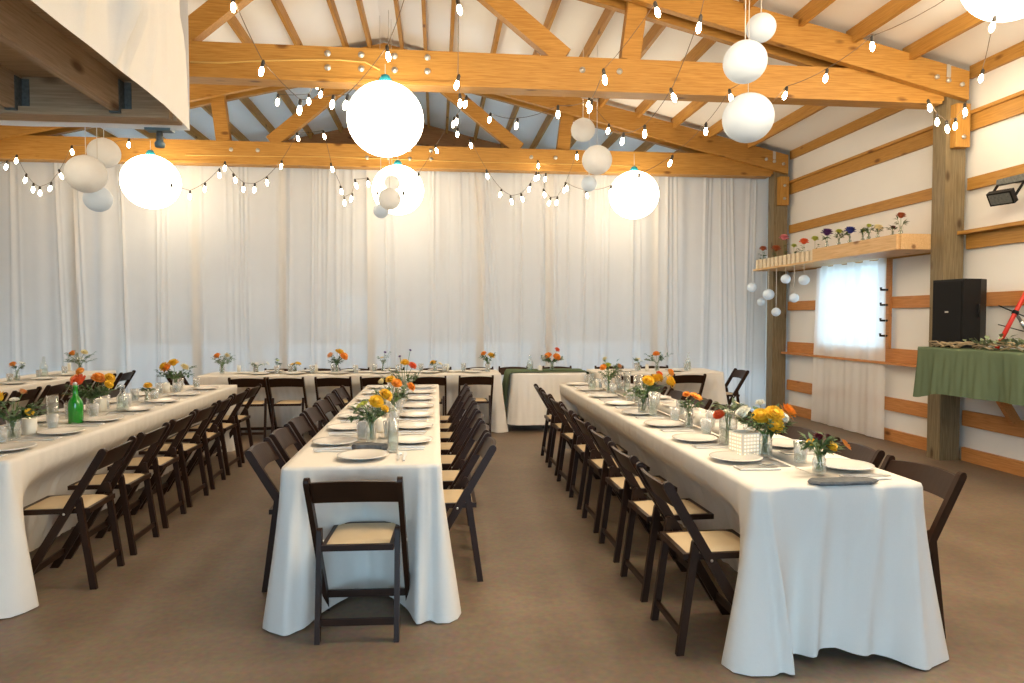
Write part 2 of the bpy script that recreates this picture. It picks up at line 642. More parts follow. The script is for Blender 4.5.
def truss(Y, label, dark=False):
    t = thing('roof_truss', label, 'truss', (0, Y, 0))
    wx = 'gable' if dark else 'pine_x'
    up = lambda x: 5.49 - SL * abs(x - XA)
    XW = -.57
    bt = .085
    # bottom chord
    MB().box(XL + .03, 5.235, -bt, bt, 3.752, 4.045).build('bottom_chord', wx, t)
    MB().box(XL + .03, 5.2, -bt - .018, bt + .018, 3.715, 3.749).build('bottom_plate', wx, t)
    # two plies of top chord on each slope
    for sg in (-1, 1):
        xe = XR_ - .055 if sg > 0 else XL + .02
        for yy in (-bt - .042, bt + .042):
            a, b = XA, xe
            d = .27
            pts = [(a, up(a) - d), (b, up(b) - d - .02), (b, up(b)), (a, up(a))]
            MB().prism(pts, .08, 'y', yy).build('top_chord', wx, t)
    # webs
    for sg in (-1, 1):
        xf = XW + sg * 1.82
        MB().bar((xf, 0, 4.05), (XW + sg * .30, 0, up(XW + sg * .30) - .12), .12, .19, (sg * .6, 0, .8)).build('diagonal_web', wx, t)
        xv = XW + sg * 2.48
        MB().bar((xv, 0, 4.05), (xv + sg * .09, 0, up(xv) - .12), .13, .19, (1, 0, 0)).build('vertical_web', wx, t)
    # bolts on the camera side
    bl = [(XA + dx, z) for dx in (-.26, .05, .36, .67) for z in (3.85, 3.98)] + [(XW + sg * dx, 3.92) for sg in (-1, 1) for dx in (1.99, 2.36)]
    for x, z in bl:
        bo = link('bolt', BOLT, t)
        bo.location = (x, -bt - .0005, z)
    for x in (5.08, 5.21, 5.36):
        q = MB().tube([(x, -bt - .10, up(x) - .16), (x, -bt - .08, up(x) - .16)], .024, 8).build('bolt', 'bolt', t)
    MB().box(5.19, 5.235, -bt - .088, -bt - .083, up(5.2) - .13, up(5.2) + .0).build('strap_plate', 'bolt', t)
    return t


truss(TY[0], 'golden timber roof truss overhead, in line with the open front bay')
truss(TY[1], 'big golden timber roof truss with bolted centre splice, near the front lantern')
truss(TY[2], 'golden timber roof truss crossing just in front of the white drapes')
# gable framing behind the drapes
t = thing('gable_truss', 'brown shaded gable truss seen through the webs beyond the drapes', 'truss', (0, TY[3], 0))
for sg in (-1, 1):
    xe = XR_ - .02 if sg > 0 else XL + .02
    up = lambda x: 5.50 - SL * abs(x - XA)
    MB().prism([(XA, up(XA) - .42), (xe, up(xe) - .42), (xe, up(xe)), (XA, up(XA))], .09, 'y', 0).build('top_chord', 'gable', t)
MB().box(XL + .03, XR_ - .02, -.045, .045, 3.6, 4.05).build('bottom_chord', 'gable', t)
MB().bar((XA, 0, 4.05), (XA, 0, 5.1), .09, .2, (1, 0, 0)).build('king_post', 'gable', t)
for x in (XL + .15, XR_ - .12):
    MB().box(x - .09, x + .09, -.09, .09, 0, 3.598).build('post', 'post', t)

# ================================================================ LOFT
LX, LY, LZ = -1.42, 4.1, 2.585
t = thing('loft_platform', 'raw timber loft floor with joists overhead at the corner of the room', 'loft', (0, 0, 0))
MB().box(XL + .02, LX, .6, LY, LZ + .21, LZ + .24).build('deck', 'loft_x', t)
rim = MB().box(XL + .02, LX, LY - .09, LY, LZ, LZ + .208).build('rim_beam', 'loft_x', t)
MB().box(XL + .02, LX - .02, LY - .14, LY - .0925, LZ, LZ + .04).build('ledger_strip', 'loft_x', rim)
k = 0
x = LX - .02
while x > XL + .3:
    j = MB().box(x - .045, x, .62, LY - .096, LZ + (.025 if k else .13), LZ + .208).build('joist', 'loft_y', t)
    if x < LX - .1:
        h = MB()
        h.box(x - .05, x - .0455, LY - .16, LY - .095, LZ + .02, LZ + .195)
        h.box(x + .0005, x + .005, LY - .16, LY - .095, LZ + .02, LZ + .195)
        h.box(x - .05, x + .005, LY - .16, LY - .095, LZ + .015, LZ + .0245)
        h.box(x + .005, x + .04, LY - .1, LY - .0955, LZ + .03, LZ + .195)
        h.build('joist_hanger', 'hanger', j)
    x -= .25 if k == 0 else .52
    k += 1
MB().box(-3.75, -3.6, 2.9, 3.05, 0, LZ + .02).build('support_post', 'loft_z', t)
# drape over the loft guard rail
rows = []
nz, ny = 14, 160
for i in range(nz + 1):
    u = i / nz
    row = []
    for j in range(ny + 1):
        v = j / ny
        y = .5 + (LY + .02 - .5) * v
        # gathered at one point near the far end
        g = math.exp(-((y - 3.50) / .04) ** 2)
        z = LZ + .012 - .03 * max(0, (v - .9)) / .1 + 1.2 * u
        xx = LX + .03 + .018 * math.sin(y * 13 + 2 * u) * (.08 + u) + min(1, u * 5) * (.13 * math.exp(-((y - 3.22) / .03) ** 2) + .10 * math.exp(-((y - 3.33) / .024) ** 2) + .05 * math.exp(-((y - 3.55 - .2 * u) / .03) ** 2) + .05 * math.exp(-((y - 2.95 + .15 * u) / .035) ** 2) + .02 * math.exp(-((y - 3.8) / .03) ** 2)) - .02 * u + .01 * u * math.sin(y * 29)
        if u > .4:
            y -= .06 * min(1, (u - .4) / .1) * max(0, v - .9) / .1
        row.append((xx, y, z))
    rows.append(row)
m_ = MB().grid(rows)
# back wrap along the far rim
rows = []
for i in range(5):
    u = i / 4
    rows.append([(LX + .03 - (LX + .03 - XL) * q / 40, LY + .03 + .01 * math.sin(q * 1.3), LZ - .02 + u * 1.2) for q in range(41)])
o = m_.build('loft_drape', 'loft_drape')
tag(o, 'white cloth hung over the side rail of the timber loft', 'drape')
o = MB().grid(rows).build('loft_drape', 'loft_drape')
tag(o, 'white cloth hung along the far edge of the timber loft', 'drape')
p = at_y(165, 130, 4.25)
t = thing('hanging_flood_light', 'small blue-grey flood light under the far corner of the loft', 'lamp', (p.x, LY + .07, LZ - .09))
MB().box(-.07, .07, -.035, .035, .07, .083).build('plate', 'lamp_grey', t)
MB().tube([(0, 0, .07), (0, 0, .0)], [.016, .02], 10).build('stem', 'hanger', t)
MB().lathe([(.025, -.02), (.03, 0), (.02, .015)], 12).build('lamp_head', 'lamp_grey', t)

# ================================================================ DRAPES
DY = 10.72
edges = [-7.0, -5.25, -3.55, -2.3, -1.0, .62, 1.75, 3.45, 5.27]
RB = random.Random(3)
dl = ['first', 'second', 'third', 'fourth', 'fifth', 'sixth', 'seventh', 'eighth']
comp = [(RB.uniform(6, 34), RB.uniform(0, 6.28), RB.uniform(.3, 1)) for _ in range(10)]


def fold(x, u, bias):
    """fold depth at x, u = 0 top .. 1 floor"""
    a = 0
    xs = x + bias * u
    for fr, ph, am in comp:
        a += am * math.sin(fr * xs + ph + .6 * math.sin(xs * 1.7 + u * 1.1))
    # alternate flat and gathered stretches
    g = .35 + .65 * (.5 + .5 * math.sin(xs * 2.3 + 1.3 * math.sin(xs * .9)))
    pl = 0
    for px, sl, wd_, am in PLEATS:
        q = (x - px - sl * (u - .4)) / (wd_ * (.8 + .5 * u))
        if abs(q) < 3:
            pl += am * math.exp(-q * q)
    return a * .006 * g * (.75 + .5 * u) - pl * .62


PLEATS = []
for c_, n_ in ((-6.6, 3), (-6.1, 3), (-5.3, 6), (-4.6, 3), (-4.1, 5), (-3.5, 2), (-2.95, 5), (-2.3, 4), (-1.75, 5), (-1.35, 4), (-.7, 3), (-.1, 5), (.35, 3), (.75, 6), (1.25, 3), (1.75, 6), (2.2, 4), (2.6, 5), (3.2, 2), (3.75, 6), (4.2, 3), (4.65, 4), (5.0, 4)):
    sl0 = RB.uniform(-.10, .10) + (.30 if .6 < c_ < .9 else 0)
    for q in range(n_):
        PLEATS.append((c_ + RB.uniform(-.16, .16), sl0 + RB.uniform(-.05, .05), RB.uniform(.012, .03), RB.uniform(.012, .045)))


for k in range(8):
    a, b = edges[k] - .06, edges[k + 1] + .06
    n = int((b - a) / .011)
    rows = []
    for i in range(21):
        u = i / 20
        z = 4.0 * (1 - u) + .012
        row = []
        for j in range(n + 1):
            x = a + (b - a) * j / n
            e = min(x - a, b - x)
            eb = math.exp(-(e / .05) ** 2) * .03 * (1 if k % 2 else -1)
            lean = (.35 * u if abs(x - .62) < .5 else 0) * math.exp(-((x - .62) / .25) ** 2)
            row.append((x + lean * .6 * (1 - u), DY + (.012 if k % 2 else 0) + fold(x, u, .03) - abs(eb) * (0 if k % 2 else 1), z))
        rows.append(row)
    o = MB().grid(rows).build('backdrop_drape', 'drape')
    tag(o, 'sheer white floor-length backdrop drape, %s panel from the timber post end' % dl[7 - k], 'drape', 'white backdrop drapes')
# rope that carries the drapes behind the truss
o = MB().tube([(XL + .05, DY + .05, 4.0), (5.2, DY + .05, 4.0)], .012, 6).build('curtain_rod', 'bolt')
tag(o, 'thin rod behind the truss carrying the white backdrop drapes', 'rod')

# ================================================================ CHAIRS
def make_chair():
    t = thing('folding_chair', 'x', 'chair')
    # long stiles from the backrest down to the front feet
    for s in (-1, 1):
        x = s * .207
        top, foot = Vector((0, -.258, .765)), Vector((0, .195, 0))
        d = (foot - top).normalized()
        n = Vector((0, d.z, -d.y))
        pts = []
        hw = .021
        for q in range(7):
            an = PI * q / 6
            c = top + n * (hw * math.cos(an)) - d * (hw * math.sin(an))
            pts.append((c.y, c.z))
        for sgn in (-1, 1):
            c = foot + n * (sgn * hw)
            # cut level with the floor
            c = c - d * (c.z / d.z)
            pts.append((c.y, 0.0))
        MB().prism(pts, .024, 'x', x).build('leg', 'chair', t)
    for s in (-1, 1):
        x = s * .181
        top, foot = Vector((0, -.118, .50)), Vector((0, -.188, 0))
        d = (foot - top).normalized()
        n = Vector((0, d.z, -d.y))
        pts = []
        hw = .017
        for q in range(7):
            an = PI * q / 6
            c = top + n * (hw * math.cos(an)) - d * (hw * math.sin(an))
            pts.append((c.y, c.z))
        for sgn in (-1, 1):
            c = foot + n * (sgn * hw)
            c = c - d * (c.z / d.z)
            pts.append((c.y, 0.0))
        MB().prism(pts, .024, 'x', x).build('leg', 'chair', t)
    # curved backrest slat
    rows_f, rows_b = [], []
    for i in range(13):
        u = -1 + 2 * i / 12
        bow = -.028 * (1 - u * u)
        zt = .762 + .012 * (1 - u * u)
        zb = .655 + .010 * (1 - u * u)
        yt, yb = -.256, -.193
        x = u * .197
        rows_f.append([(x, yb + bow + .009, zb), (x, yt + bow + .009, zt)])
        rows_b.append([(x, yb + bow - .009, zb), (x, yt + bow - .009, zt)])
    m_ = MB()
    ring = [[a[0], a[1], b[1], b[0]] for a, b in zip(rows_f, rows_b)]
    m_.grid(ring, False, True)
    me = m_.build('backrest', 'chair', t)
    fix_normals(me.data)
    # seat: wooden rail frame and padded insert
    f = MB()
    f.box(-.166, .166, .183, .205, .42, .447)
    f.box(-.166, .166, -.168, -.146, .42, .447)
    f.box(-.166, -.146, -.146, .183, .42, .447)
    f.box(.146, .166, -.146, .183, .42, .447)
    f.build('seat_frame', 'chair', t)
    rows = []
    for i in range(9):
        v = -1 + 2 * i / 8
        row = []
        for j in range(9):
            u = -1 + 2 * j / 8
            h = (1 - abs(u) ** 6) * (1 - abs(v) ** 6)
            row.append((u * .160,   .0185 + v * .178, .441 + .018 * h))
        rows.append(row)
    MB().grid(rows).build('seat', 'seat', t)
    MB().box(-.169, .169, -.184, -.170, .075, .106).build('stretcher', 'chair', t)
    MB().box(-.195, .195, .134, .148, .082, .118).build('stretcher', 'chair', t)
    for s in (-1, 1):
        MB().tube([(s * .166, -.058, .432), (s * .221, -.058, .432)], .007, 6).build('pivot_bolt', 'steel', t)
    return t


CH0 = make_chair()
del LABELS['x']
used = [False]
RC = random.Random(11)


def chair(x, y, rz, label, group):
    rz += math.radians(RC.uniform(-2.5, 2.5))
    if not used[0]:
        used[0] = True
        CH0.location = (x, y, 0)
        CH0.rotation_euler = (0, 0, rz)
        tag(CH0, label, 'chair', group)
        return CH0
    return dup(CH0, (x, y, 0), rz, label, 'chair', group)


# ================================================================ TABLES AND CLOTHS
def perim(x0, x1, y0, y1, rad, step):
    """points, outward normals and distance to the nearest corner around a rounded rectangle"""
    out = []
    segs = [((x0 + rad, y0), (x1 - rad, y0), (0, -1)), ((x1, y0 + rad), (x1, y1 - rad), (1, 0)), ((x1 - rad, y1), (x0 + rad, y1), (0, 1)), ((x0, y1 - rad), (x0, y0 + rad), (-1, 0))]
    cs = [(x1 - rad, y0 + rad, -PI / 2), (x1 - rad, y1 - rad, 0), (x0 + rad, y1 - rad, PI / 2), (x0 + rad, y0 + rad, PI)]
    for (a, b, nrm), (cx, cy, a0) in zip(segs, cs):
        L = math.hypot(b[0] - a[0], b[1] - a[1])
        n = max(2, int(L / step))
        for i in range(n):
            q = i / n
            out.append((a[0] + (b[0] - a[0]) * q, a[1] + (b[1] - a[1]) * q, nrm[0], nrm[1], min(q, 1 - q) * L))
        k = max(3, int(rad * 1.57 / step))
        for i in range(k):
            an = a0 + (PI / 2) * i / k
            out.append((cx + rad * math.cos(an), cy + rad * math.sin(an), math.cos(an), math.sin(an), 0.0))
    return out


def cloth(label, x0, x1, y0, y1, top=.772, tuck=(0, 0, 0, 0), flare=.10, hem=(.006, .05), rad=.02, mat='linen', seed=0, ripple=.018, step=.016, name='tablecloth', cat='tablecloth', group=None, cw=.13, folds=()):
    """tuck: how far the hem is pushed in under the table on sides -y, +x, +y, -x"""
    rr = random.Random(seed)
    ph = [(rr.uniform(5, 9), rr.uniform(0, 6.28)), (rr.uniform(10, 17), rr.uniform(0, 6.28)), (rr.uniform(18, 26), rr.uniform(0, 6.28))]
    P_ = perim(x0, x1, y0, y1, rad, step)
    rows = []
    nr = 16
    s = 0
    arc = []
    for i, p in enumerate(P_):
        if i:
            s += math.hypot(p[0] - P_[i - 1][0], p[1] - P_[i - 1][1])
        arc.append(s)
    # top sheet: rings shrinking to the centre line keep the mesh simple
    cx, cy = (x0 + x1) / 2, (y0 + y1) / 2
    hx = min(x1 - x0, y1 - y0) / 2 - .01
    for q in (0.0, .5, .9):
        row = []
        for px, py, nx, ny, dc in P_:
            lx = max(x0 + hx, min(x1 - hx, px))
            ly = max(y0 + hx, min(y1 - hx, py))
            tx, ty = lx + (px - lx) * q, ly + (py - ly) * q
            row.append((tx, ty, top))
        rows.append(row)
    for i in range(nr + 1):
        u = i / nr
        row = []
        for (px, py, nx, ny, dc), a in zip(P_, arc):
            wc = math.exp(-(dc / cw) ** 2)
            wb = math.exp(-(dc / (cw * 2.0)) ** 2)
            if (y1 - y0) > 3 and py > (y0 + y1) / 2:
                wc = wb = 0
            tk = tuck[0] * max(0, -ny) ** 2 + tuck[1] * max(0, nx) ** 2 + tuck[2] * max(0, ny) ** 2 + tuck[3] * max(0, -nx) ** 2
            h = hem[0] * wb + hem[1] * (1 - wb)
            z = top - .0 - (top - h) * u
            rip = sum(math.sin(f * a + p) * w_ for (f, p), w_ in zip(ph, (1, .6, .3)))
            crease = (.0045 * math.sin(47 * a + 3 * u) + .003 * math.sin(83 * a - 2 * u + 1)) * min(1, u * 3)
            off = .004 + crease + flare * wc * u ** 1.25 - tk * (1 - wb) * (.62 * (lambda q: q * q * (3 - 2 * q))(min(1, max(0, u - .10) / .32)) + .38 * max(0, (u - .4) / .6)) + ripple * rip * u * (1 - .8 * (tk > .25)) + .02 * u * (tk == 0)
            # the crease beside each corner fold
            off -= .045 * math.exp(-((dc - cw * 1.7) / .06) ** 2) * u * (dc > 0) * (tk == 0)
            if ny < -.9:
                sx = (px - x0) / (x1 - x0)
                for f0, f1, fw, fa in folds:
                    c_ = f0 + (f1 - f0) * u
                    off += 1.5 * fa * u ** .7 * math.exp(-((sx - c_) / (fw * (.5 + .7 * u))) ** 2)
            if i == 0:
                z, off = top, 0
            if i == 1:
                z = top - .018
            row.append((px + nx * off, py + ny * off, z))
        rows.append(row)
    m_ = MB().grid(rows, True, True)
    n = len(P_)
    m_.f.append(tuple(range(n)))
    m_.sm.append(False)
    o = m_.build(name, mat)
    return tag(o, label, cat, group)


def table(label, x0, x1, y0, y1, top=.762, group='folding tables under cloths', inset=.03):
    t = thing('banquet_table', label, 'table', ((x0 + x1) / 2, (y0 + y1) / 2, 0), 0, group)
    hx, hy = (x1 - x0) / 2 - inset, (y1 - y0) / 2 - inset
    MB().box(-hx, hx, -hy, hy, top - .03, top).build('tabletop', 'plate', t)
    ax, ay = (hx - .035, .5) if hx < hy else (.45, hy - .035)
    for sx in (-1, 1):
        for sy in (-1, 1):
            MB().tube([(sx * (hx - ax - .02), sy * (hy - ay - .05), 0), (sx * (hx - ax - .02), sy * (hy - ay - .05), top - .031)], .014, 8).build('leg', 'hanger', t)
    return t


TT = .775      # level the table things stand on
T2 = (-.755, .014, 3.43, 7.62)
T3 = (1.345, 2.125, 2.80, 7.52)
T1 = (-2.95, -2.175, 3.75, 7.82)
T0 = (-5.23, -4.45, 5.6, 10.15)
HD = (-2.99, .83, 8.98, 9.72)
RT = (2.13, 3.85, 8.93, 9.68)
ST = (.97, 2.0, 8.93, 9.68)
table('folding banquet table hidden under the cloth of the long centre table', *T2)
cloth('ivory tablecloth on the long centre table, one chair at its near end', *T2, tuck=(.40, .345, 0, .345), folds=((.87, .84, .035, .05), (.95, .94, .03, -.03), (.10, .06, .05, .03), (.18, .15, .04, .03)), seed=2, flare=.095, hem=(.006, .035))
table('folding banquet table hidden under the cloth nearest the window wall', *T3)
cloth('ivory tablecloth with bare near end, on the long table nearest the window wall', *T3, tuck=(.05, .345, 0, .345), folds=((.41, .34, .05, .045), (.74, .60, .06, .045), (.07, .17, .025, .05), (.93, .90, .05, .03), (.22, .25, .07, -.03)), seed=5, flare=.12, hem=(.005, .06))
table('folding banquet table hidden under the cloth with the green bottle', *T1)
cloth('ivory tablecloth under the green bottle on the long left-hand table', *T1, tuck=(0, .345, 0, .345), seed=9, flare=.10)
table('folding banquet table hidden under the cloth at the far left', *T0)
cloth('ivory tablecloth on the farthest left long table, partly out of frame', *T0, tuck=(0, .345, 0, .345), seed=12)
table('folding banquet table hidden under the long head table cloth', *HD)
cloth('ivory tablecloth on the long head table before the white drapes', *HD, tuck=(.345, 0, .345, .30), seed=15, flare=.06)
table('folding banquet table hidden under the short far cloth', *RT)
cloth('ivory tablecloth on the short far table near the timber post', *RT, tuck=(.345, .30, .345, 0), seed=17, flare=.12)
table('small folding table hidden under the runner-topped cloth', *ST, top=.762, inset=.08)
cloth('rounded white tablecloth under a green runner, between the two far tables', *ST, rad=.22, seed=21, flare=.02, hem=(.10, .09), ripple=.015, mat='white_cloth', cw=.2)
# green runner across the small table, hanging at both ends
rows = []
for i in range(41):
    q = i / 40
    L = 1.09 + .16 + 1.2
    d = q * L
    row = []
    for j in range(13):
        v = -1 + 2 * j / 12
        fl = 0
        if d < .65:
            z, x = .785 - (.65 - d), 0.97 - .025 - .06 * min(1, (.65 - d) * 2.5)
            fl = (.65 - d)
        elif d > L - .65:
            z, x = .785 - (d - L + .65), 2.0 + .025 + .06 * min(1, (d - L + .65) * 2.5)
            fl = d - L + .65
        else:
            z = .786
            x = .94 + (d - .65) / (L - 1.3) * 1.09
        y = 9.33 + v * (.30 - .10 * min(1, fl * 1.5)) + .012 * math.sin(v * 9 + d * 3)
        row.append((x + .02 * math.sin(v * 11) * min(1, fl * 3), y, z + .003 * math.sin(v * 7 + d * 9)))
    rows.append(row)
tag(MB().grid(rows).build('table_runner', 'green_cloth'), 'green gauze runner lying across the small white-clothed table', 'table runner')

# ---------------------------------------------------------------- chairs at the tables
g2, g3, g1 = 'chairs along the long centre table', 'chairs along the table nearest the window wall', 'chairs along the table with the green bottle'
for k in range(7):
    y = 4.02 + .535 * k
    chair(.053, y + .05, PI / 2, 'dark folding chair, %s from the near end, east side of the centre table' % ORD[k], g2)
    chair(-.756, y + .03, -PI / 2, 'dark folding chair, %s from the near end, west side of the centre table' % ORD[k], g2)
    chair(-2.09 - .016 * k, 4.18 + .562 * k, PI / 2, 'dark folding chair, %s from the near end, aisle side of the green-bottle table' % ORD[k], g1)
    if k > 1:
        chair(-3.02, 4.05 + .545 * k, -PI / 2, 'dark folding chair, %s from the near end, far side of the green-bottle table' % ORD[k], g1)
chair(-.365, 3.395, 0, 'dark folding chair alone at the near end of the centre table', g2)
for k in range(8):
    chair(1.258 + .009 * k, 3.11 + .588 * k, -PI / 2, 'dark folding chair, %s from the near end, aisle side of the window-wall table' % ORD[k], g3)
    chair(2.13, 3.10 + .59 * k, PI / 2 + (.17 if k == 0 else 0), 'dark folding chair, %s from the near end, wall side of the window-wall table' % ORD[k], g3)
for k in range(7):
    chair(-4.40, 6.35 + .57 * k, PI / 2, 'dark folding chair, %s from the near end, inner side of the leftmost table' % ORD[k], 'chairs along the leftmost table')
for k in range(3):
    chair(-5.30, 7.9 + .62 * k, -PI / 2, 'dark folding chair, %s from the near end, outer side of the leftmost table' % ORD[k], 'chairs along the leftmost table')
hx_ = [-2.28, -1.83, -1.27, -.72, -.10, .48]
for k, x in enumerate(hx_):
    chair(x, 8.86, 0, 'dark folding chair at the head table, %s from its left end, back to camera' % ORD[k], 'chairs along the head table')
    chair(x + (.06, .14, .08, .02, .1, .12)[k], 9.91, PI, 'dark folding chair behind the head table, %s from its left end, facing camera' % ORD[k], 'chairs along the head table')
chair(-3.13, 9.33, -PI / 2, 'dark folding chair facing the left end of the head table', 'chairs along the head table')
for k, x in enumerate((1.12, 1.78)):
    chair(x, 9.96, PI, 'dark folding chair behind the green runner table, %s' % ('on its left', 'on its right')[k], 'chairs at the small far tables')
for k, x in enumerate((2.52, 3.22)):
    chair(x, 8.80, 0, 'dark folding chair at the short far table, %s, back to camera' % ('left one', 'right one')[k], 'chairs at the small far tables')
    chair(x + .05, 9.91, PI, 'dark folding chair behind the short far table, %s, facing camera' % ('left one', 'right one')[k], 'chairs at the small far tables')
chair(3.98, 9.25, PI / 2, 'dark folding chair at the bluish end of the short far table, side view', 'chairs at the small far tables')

# ================================================================ TABLE SETTINGS
PL = {}


def plate(x, y, label, group, z=TT):
    if 'p' not in PL:
        t = thing('dinner_plate', label, 'plate', (x, y, z), 0, group)
        MB().lathe([(.001, .003), (.07, .002), (.078, .004), (.118, .016), (.132, .019), (.131, .023), (.115, .020), (.078, .009), (.001, .008)], 28).build('dish', 'plate', t)
        MB().box(-.05, .05, -.055, .055, .0125, .020).build('napkin_fold', 'napkin', t)
        PL['p'] = t
        KIDS[t.name] = KIDS[t.name][:1]
        bpy.data.objects.remove([o for o in bpy.data.objects if o.name.startswith('napkin_fold')][0])
        return t
    return dup(PL['p'], (x, y, z), R.uniform(0, 6), label, 'plate', group)


def napkin(x, y, rz, label, group):
    if 'n' not in PL:
        o = MB().box(-.045, .045, -.10, .10, 0, .006).build('napkin', 'napkin')
        PL['n'] = o
        o.location, o.rotation_euler = (x, y, TT), (0, 0, rz)
        return tag(o, label, 'napkin', group)
    return dup(PL['n'], (x, y, TT), rz, label, 'napkin', group)


def fork(x, y, rz, label, group, z=TT + .0075):
    if 'f' not in PL:
        m_ = MB().bar((0, -.095, .003), (0, .04, .004), .009, .003)
        m_.bar((0, .04, .004), (0, .06, .003), .024, .003)
        for q in (-1.5, -.5, .5, 1.5):
            m_.bar((q * .0065, .06, .003), (q * .0065, .1, .006), .0035, .0025)
        o = m_.build('fork', 'steel')
        PL['f'] = o
        o.location, o.rotation_euler = (x, y, z), (0, 0, rz)
        return tag(o, label, 'fork', group)
    return dup(PL['f'], (x, y, z), rz, label, 'fork', group)


def knife(x, y, rz, label, group, z=TT + .0075):
    if 'k' not in PL:
        m_ = MB().bar((0, -.11, .003), (0, -.01, .003), .012, .005)
        m_.prism([(-.008, -.01), (.008, -.01), (.010, .06), (.004, .11), (-.008, .10)], .002, 'z', .003)
        o = m_.build('knife', 'steel')
        PL['k'] = o
        o.location, o.rotation_euler = (x, y, z), (0, 0, rz)
        return tag(o, label, 'knife', group)
    return dup(PL['k'], (x, y, z), rz, label, 'knife', group)


def tumbler(x, y, label, group, z=TT, s=1.0, tall=False):
    key = 'tt' if tall else 't'
    if key not in PL:
        if tall:
            prof = [(.024, 0), (.026, .004), (.030, .17), (.028, .17), (.024, .010), (.001, .010)]
            wp = [(.001, .012), (.0235, .012), (.0255, .10), (.001, .10)]
        else:
            prof = [(.027, 0), (.029, .004), (.036, .105), (.034, .105), (.026, .010), (.001, .010)]
            wp = [(.001, .011), (.0255, .011), (.029, .05), (.001, .05)]
        t = thing('drinking_glass', label, 'glass', (x, y, z), 0, group)
        MB().lathe(prof, 18).build('tumbler', 'glass' if tall else 'frost', t)
        MB().lathe(wp, 14).build('water', 'water', t)
        PL[key] = t
        t.scale = (s, s, s)
        return t
    return dup(PL[key], (x, y, z), 0, label, 'glass', group, (s, s, s))


def settings(tn, T, ys, sides, label_t, full=True, dx=.17):
    """place settings along both long sides"""
    for side in sides:
        for k, y in enumerate(ys):
            xe = T[1] if side > 0 else T[0]
            x = xe - side * dx
            wd = 'east' if side > 0 else 'west'
            who = '%s from the near end, %s side of the %s' % (ORD[k], wd, label_t)
            plate(x, y, 'white dinner plate, ' + who, 'plates on the ' + label_t)
            if full:
                napkin(x - side * .02, y - .195, PI / 2 + .03 * side, 'folded white napkin, ' + who, 'napkins on the ' + label_t)
                fork(x - side * .02, y - .180, side * PI / 2, 'steel fork on napkin, ' + who, 'forks on the ' + label_t)
                knife(x - side * .02, y - .210, side * PI / 2, 'steel knife on napkin, ' + who, 'knives on the ' + label_t)
            tumbler(x - side * .135, y + .16, 'frosted tumbler, ' + who, 'tumblers on the ' + label_t)


settings('T2', T2, [4.05 + .525 * k for k in range(7)], (1, -1), 'centre table')
settings('T3', T3, [3.36 + .565 * k for k in range(8)], (-1,), 'window-wall table')
settings('T3', T3, [3.12 + .575 * k for k in range(8)], (1,), 'window-wall table')
settings('T1', T1, [4.05 + .54 * k for k in range(7)], (1, -1), 'green-bottle table')
settings('T0', T0, [6.4 + .57 * k for k in range(6)], (1,), 'leftmost table', False)
plate(-.385, 3.62, 'white dinner plate alone at the near end of the centre table', 'plates on the centre table')
fork(-.20, 3.63, 0, 'steel fork beside the near end plate of the centre table', 'forks on the centre table', TT)
knife(-.17, 3.63, 0, 'steel knife beside the near end plate of the centre table', 'knives on the centre table', TT)
for k, x in enumerate(hx_):
    plate(x, 9.16, 'white dinner plate, %s along the head table, camera side' % ORD[k], 'plates on the head table')
    tumbler(x + .2, 9.27, 'frosted tumbler, %s along the head table, camera side' % ORD[k], 'tumblers on the head table')
    plate(x + .1, 9.55, 'white dinner plate, %s along the head table, drape side' % ORD[k], 'plates on the head table')
    tumbler(x - .12, 9.47, 'frosted tumbler, %s along the head table, drape side' % ORD[k], 'tumblers on the head table')
for k, x in enumerate((2.52, 3.22)):
    plate(x, 9.10, 'white dinner plate on the short far table, %s setting' % ('left', 'right')[k], 'plates on the short far table')
    tumbler(x + .2, 9.2, 'frosted tumbler on the short far table, %s setting' % ('left', 'right')[k], 'tumblers on the short far table')

# ================================================================ FLOWERS
PET = {}


def flower_mesh(col, kind='ball'):
    key = col + kind
    if key in PET:
        return PET[key]
    m_ = MB()
    rr = random.Random(len(PET) + 5)
    rings = [(13, .0, 1.0), (13, .35, .96), (11, .7, .88), (9, 1.0, .74), (6, 1.3, .55)] if kind == 'ball' else [(12, .12, 1.0), (10, .35, .8)]
    for n, el, rad in rings:
        for i in range(n):
            a = 2 * PI * (i + .5 * rr.random()) / n
            d = Vector((math.cos(a) * math.cos(el), math.sin(a) * math.cos(el), math.sin(el)))
            side = Vector((-math.sin(a), math.cos(a), 0)) * (.24 * rad + .07)
            base = Vector((0, 0, -.15))
            mid = d * (rad * .68) + Vector((0, 0, -.05))
            tip = d * rad + Vector((0, 0, .08 * math.sin(el)))
            m_.add([base, mid - side, mid + side, tip - side * .55, tip + side * .55, mid - d * .12], [(0, 1, 5), (0, 5, 2), (1, 3, 5), (5, 4, 2), (5, 3, 4)], True)
    if kind == 'ball':
        m_.sphere((0, 0, .1), .55, 8, 6)
    else:
        m_.sphere((0, 0, .1), .3, 8, 5, .6)
    PET[key] = m_.mesh('flower_' + col, 'fl_' + col)
    return PET[key]


def leafy(m_, p, d, L, W, rr):
    """one folded leaf"""
    d = d.normalized()
    s = d.cross(Vector((0, 0, 1)))
    if s.length < .05:
        s = Vector((1, 0, 0))
    s.normalize()
    up = s.cross(d)
    tip = p + d * L - up * L * .15
    m1 = p + d * L * .45
    m_.add([p, m1 + s * W + up * W * .4, tip, m1 - s * W + up * W * .4, m1], [(0, 1, 4), (1, 2, 4), (2, 3, 4), (3, 0, 4)], True)


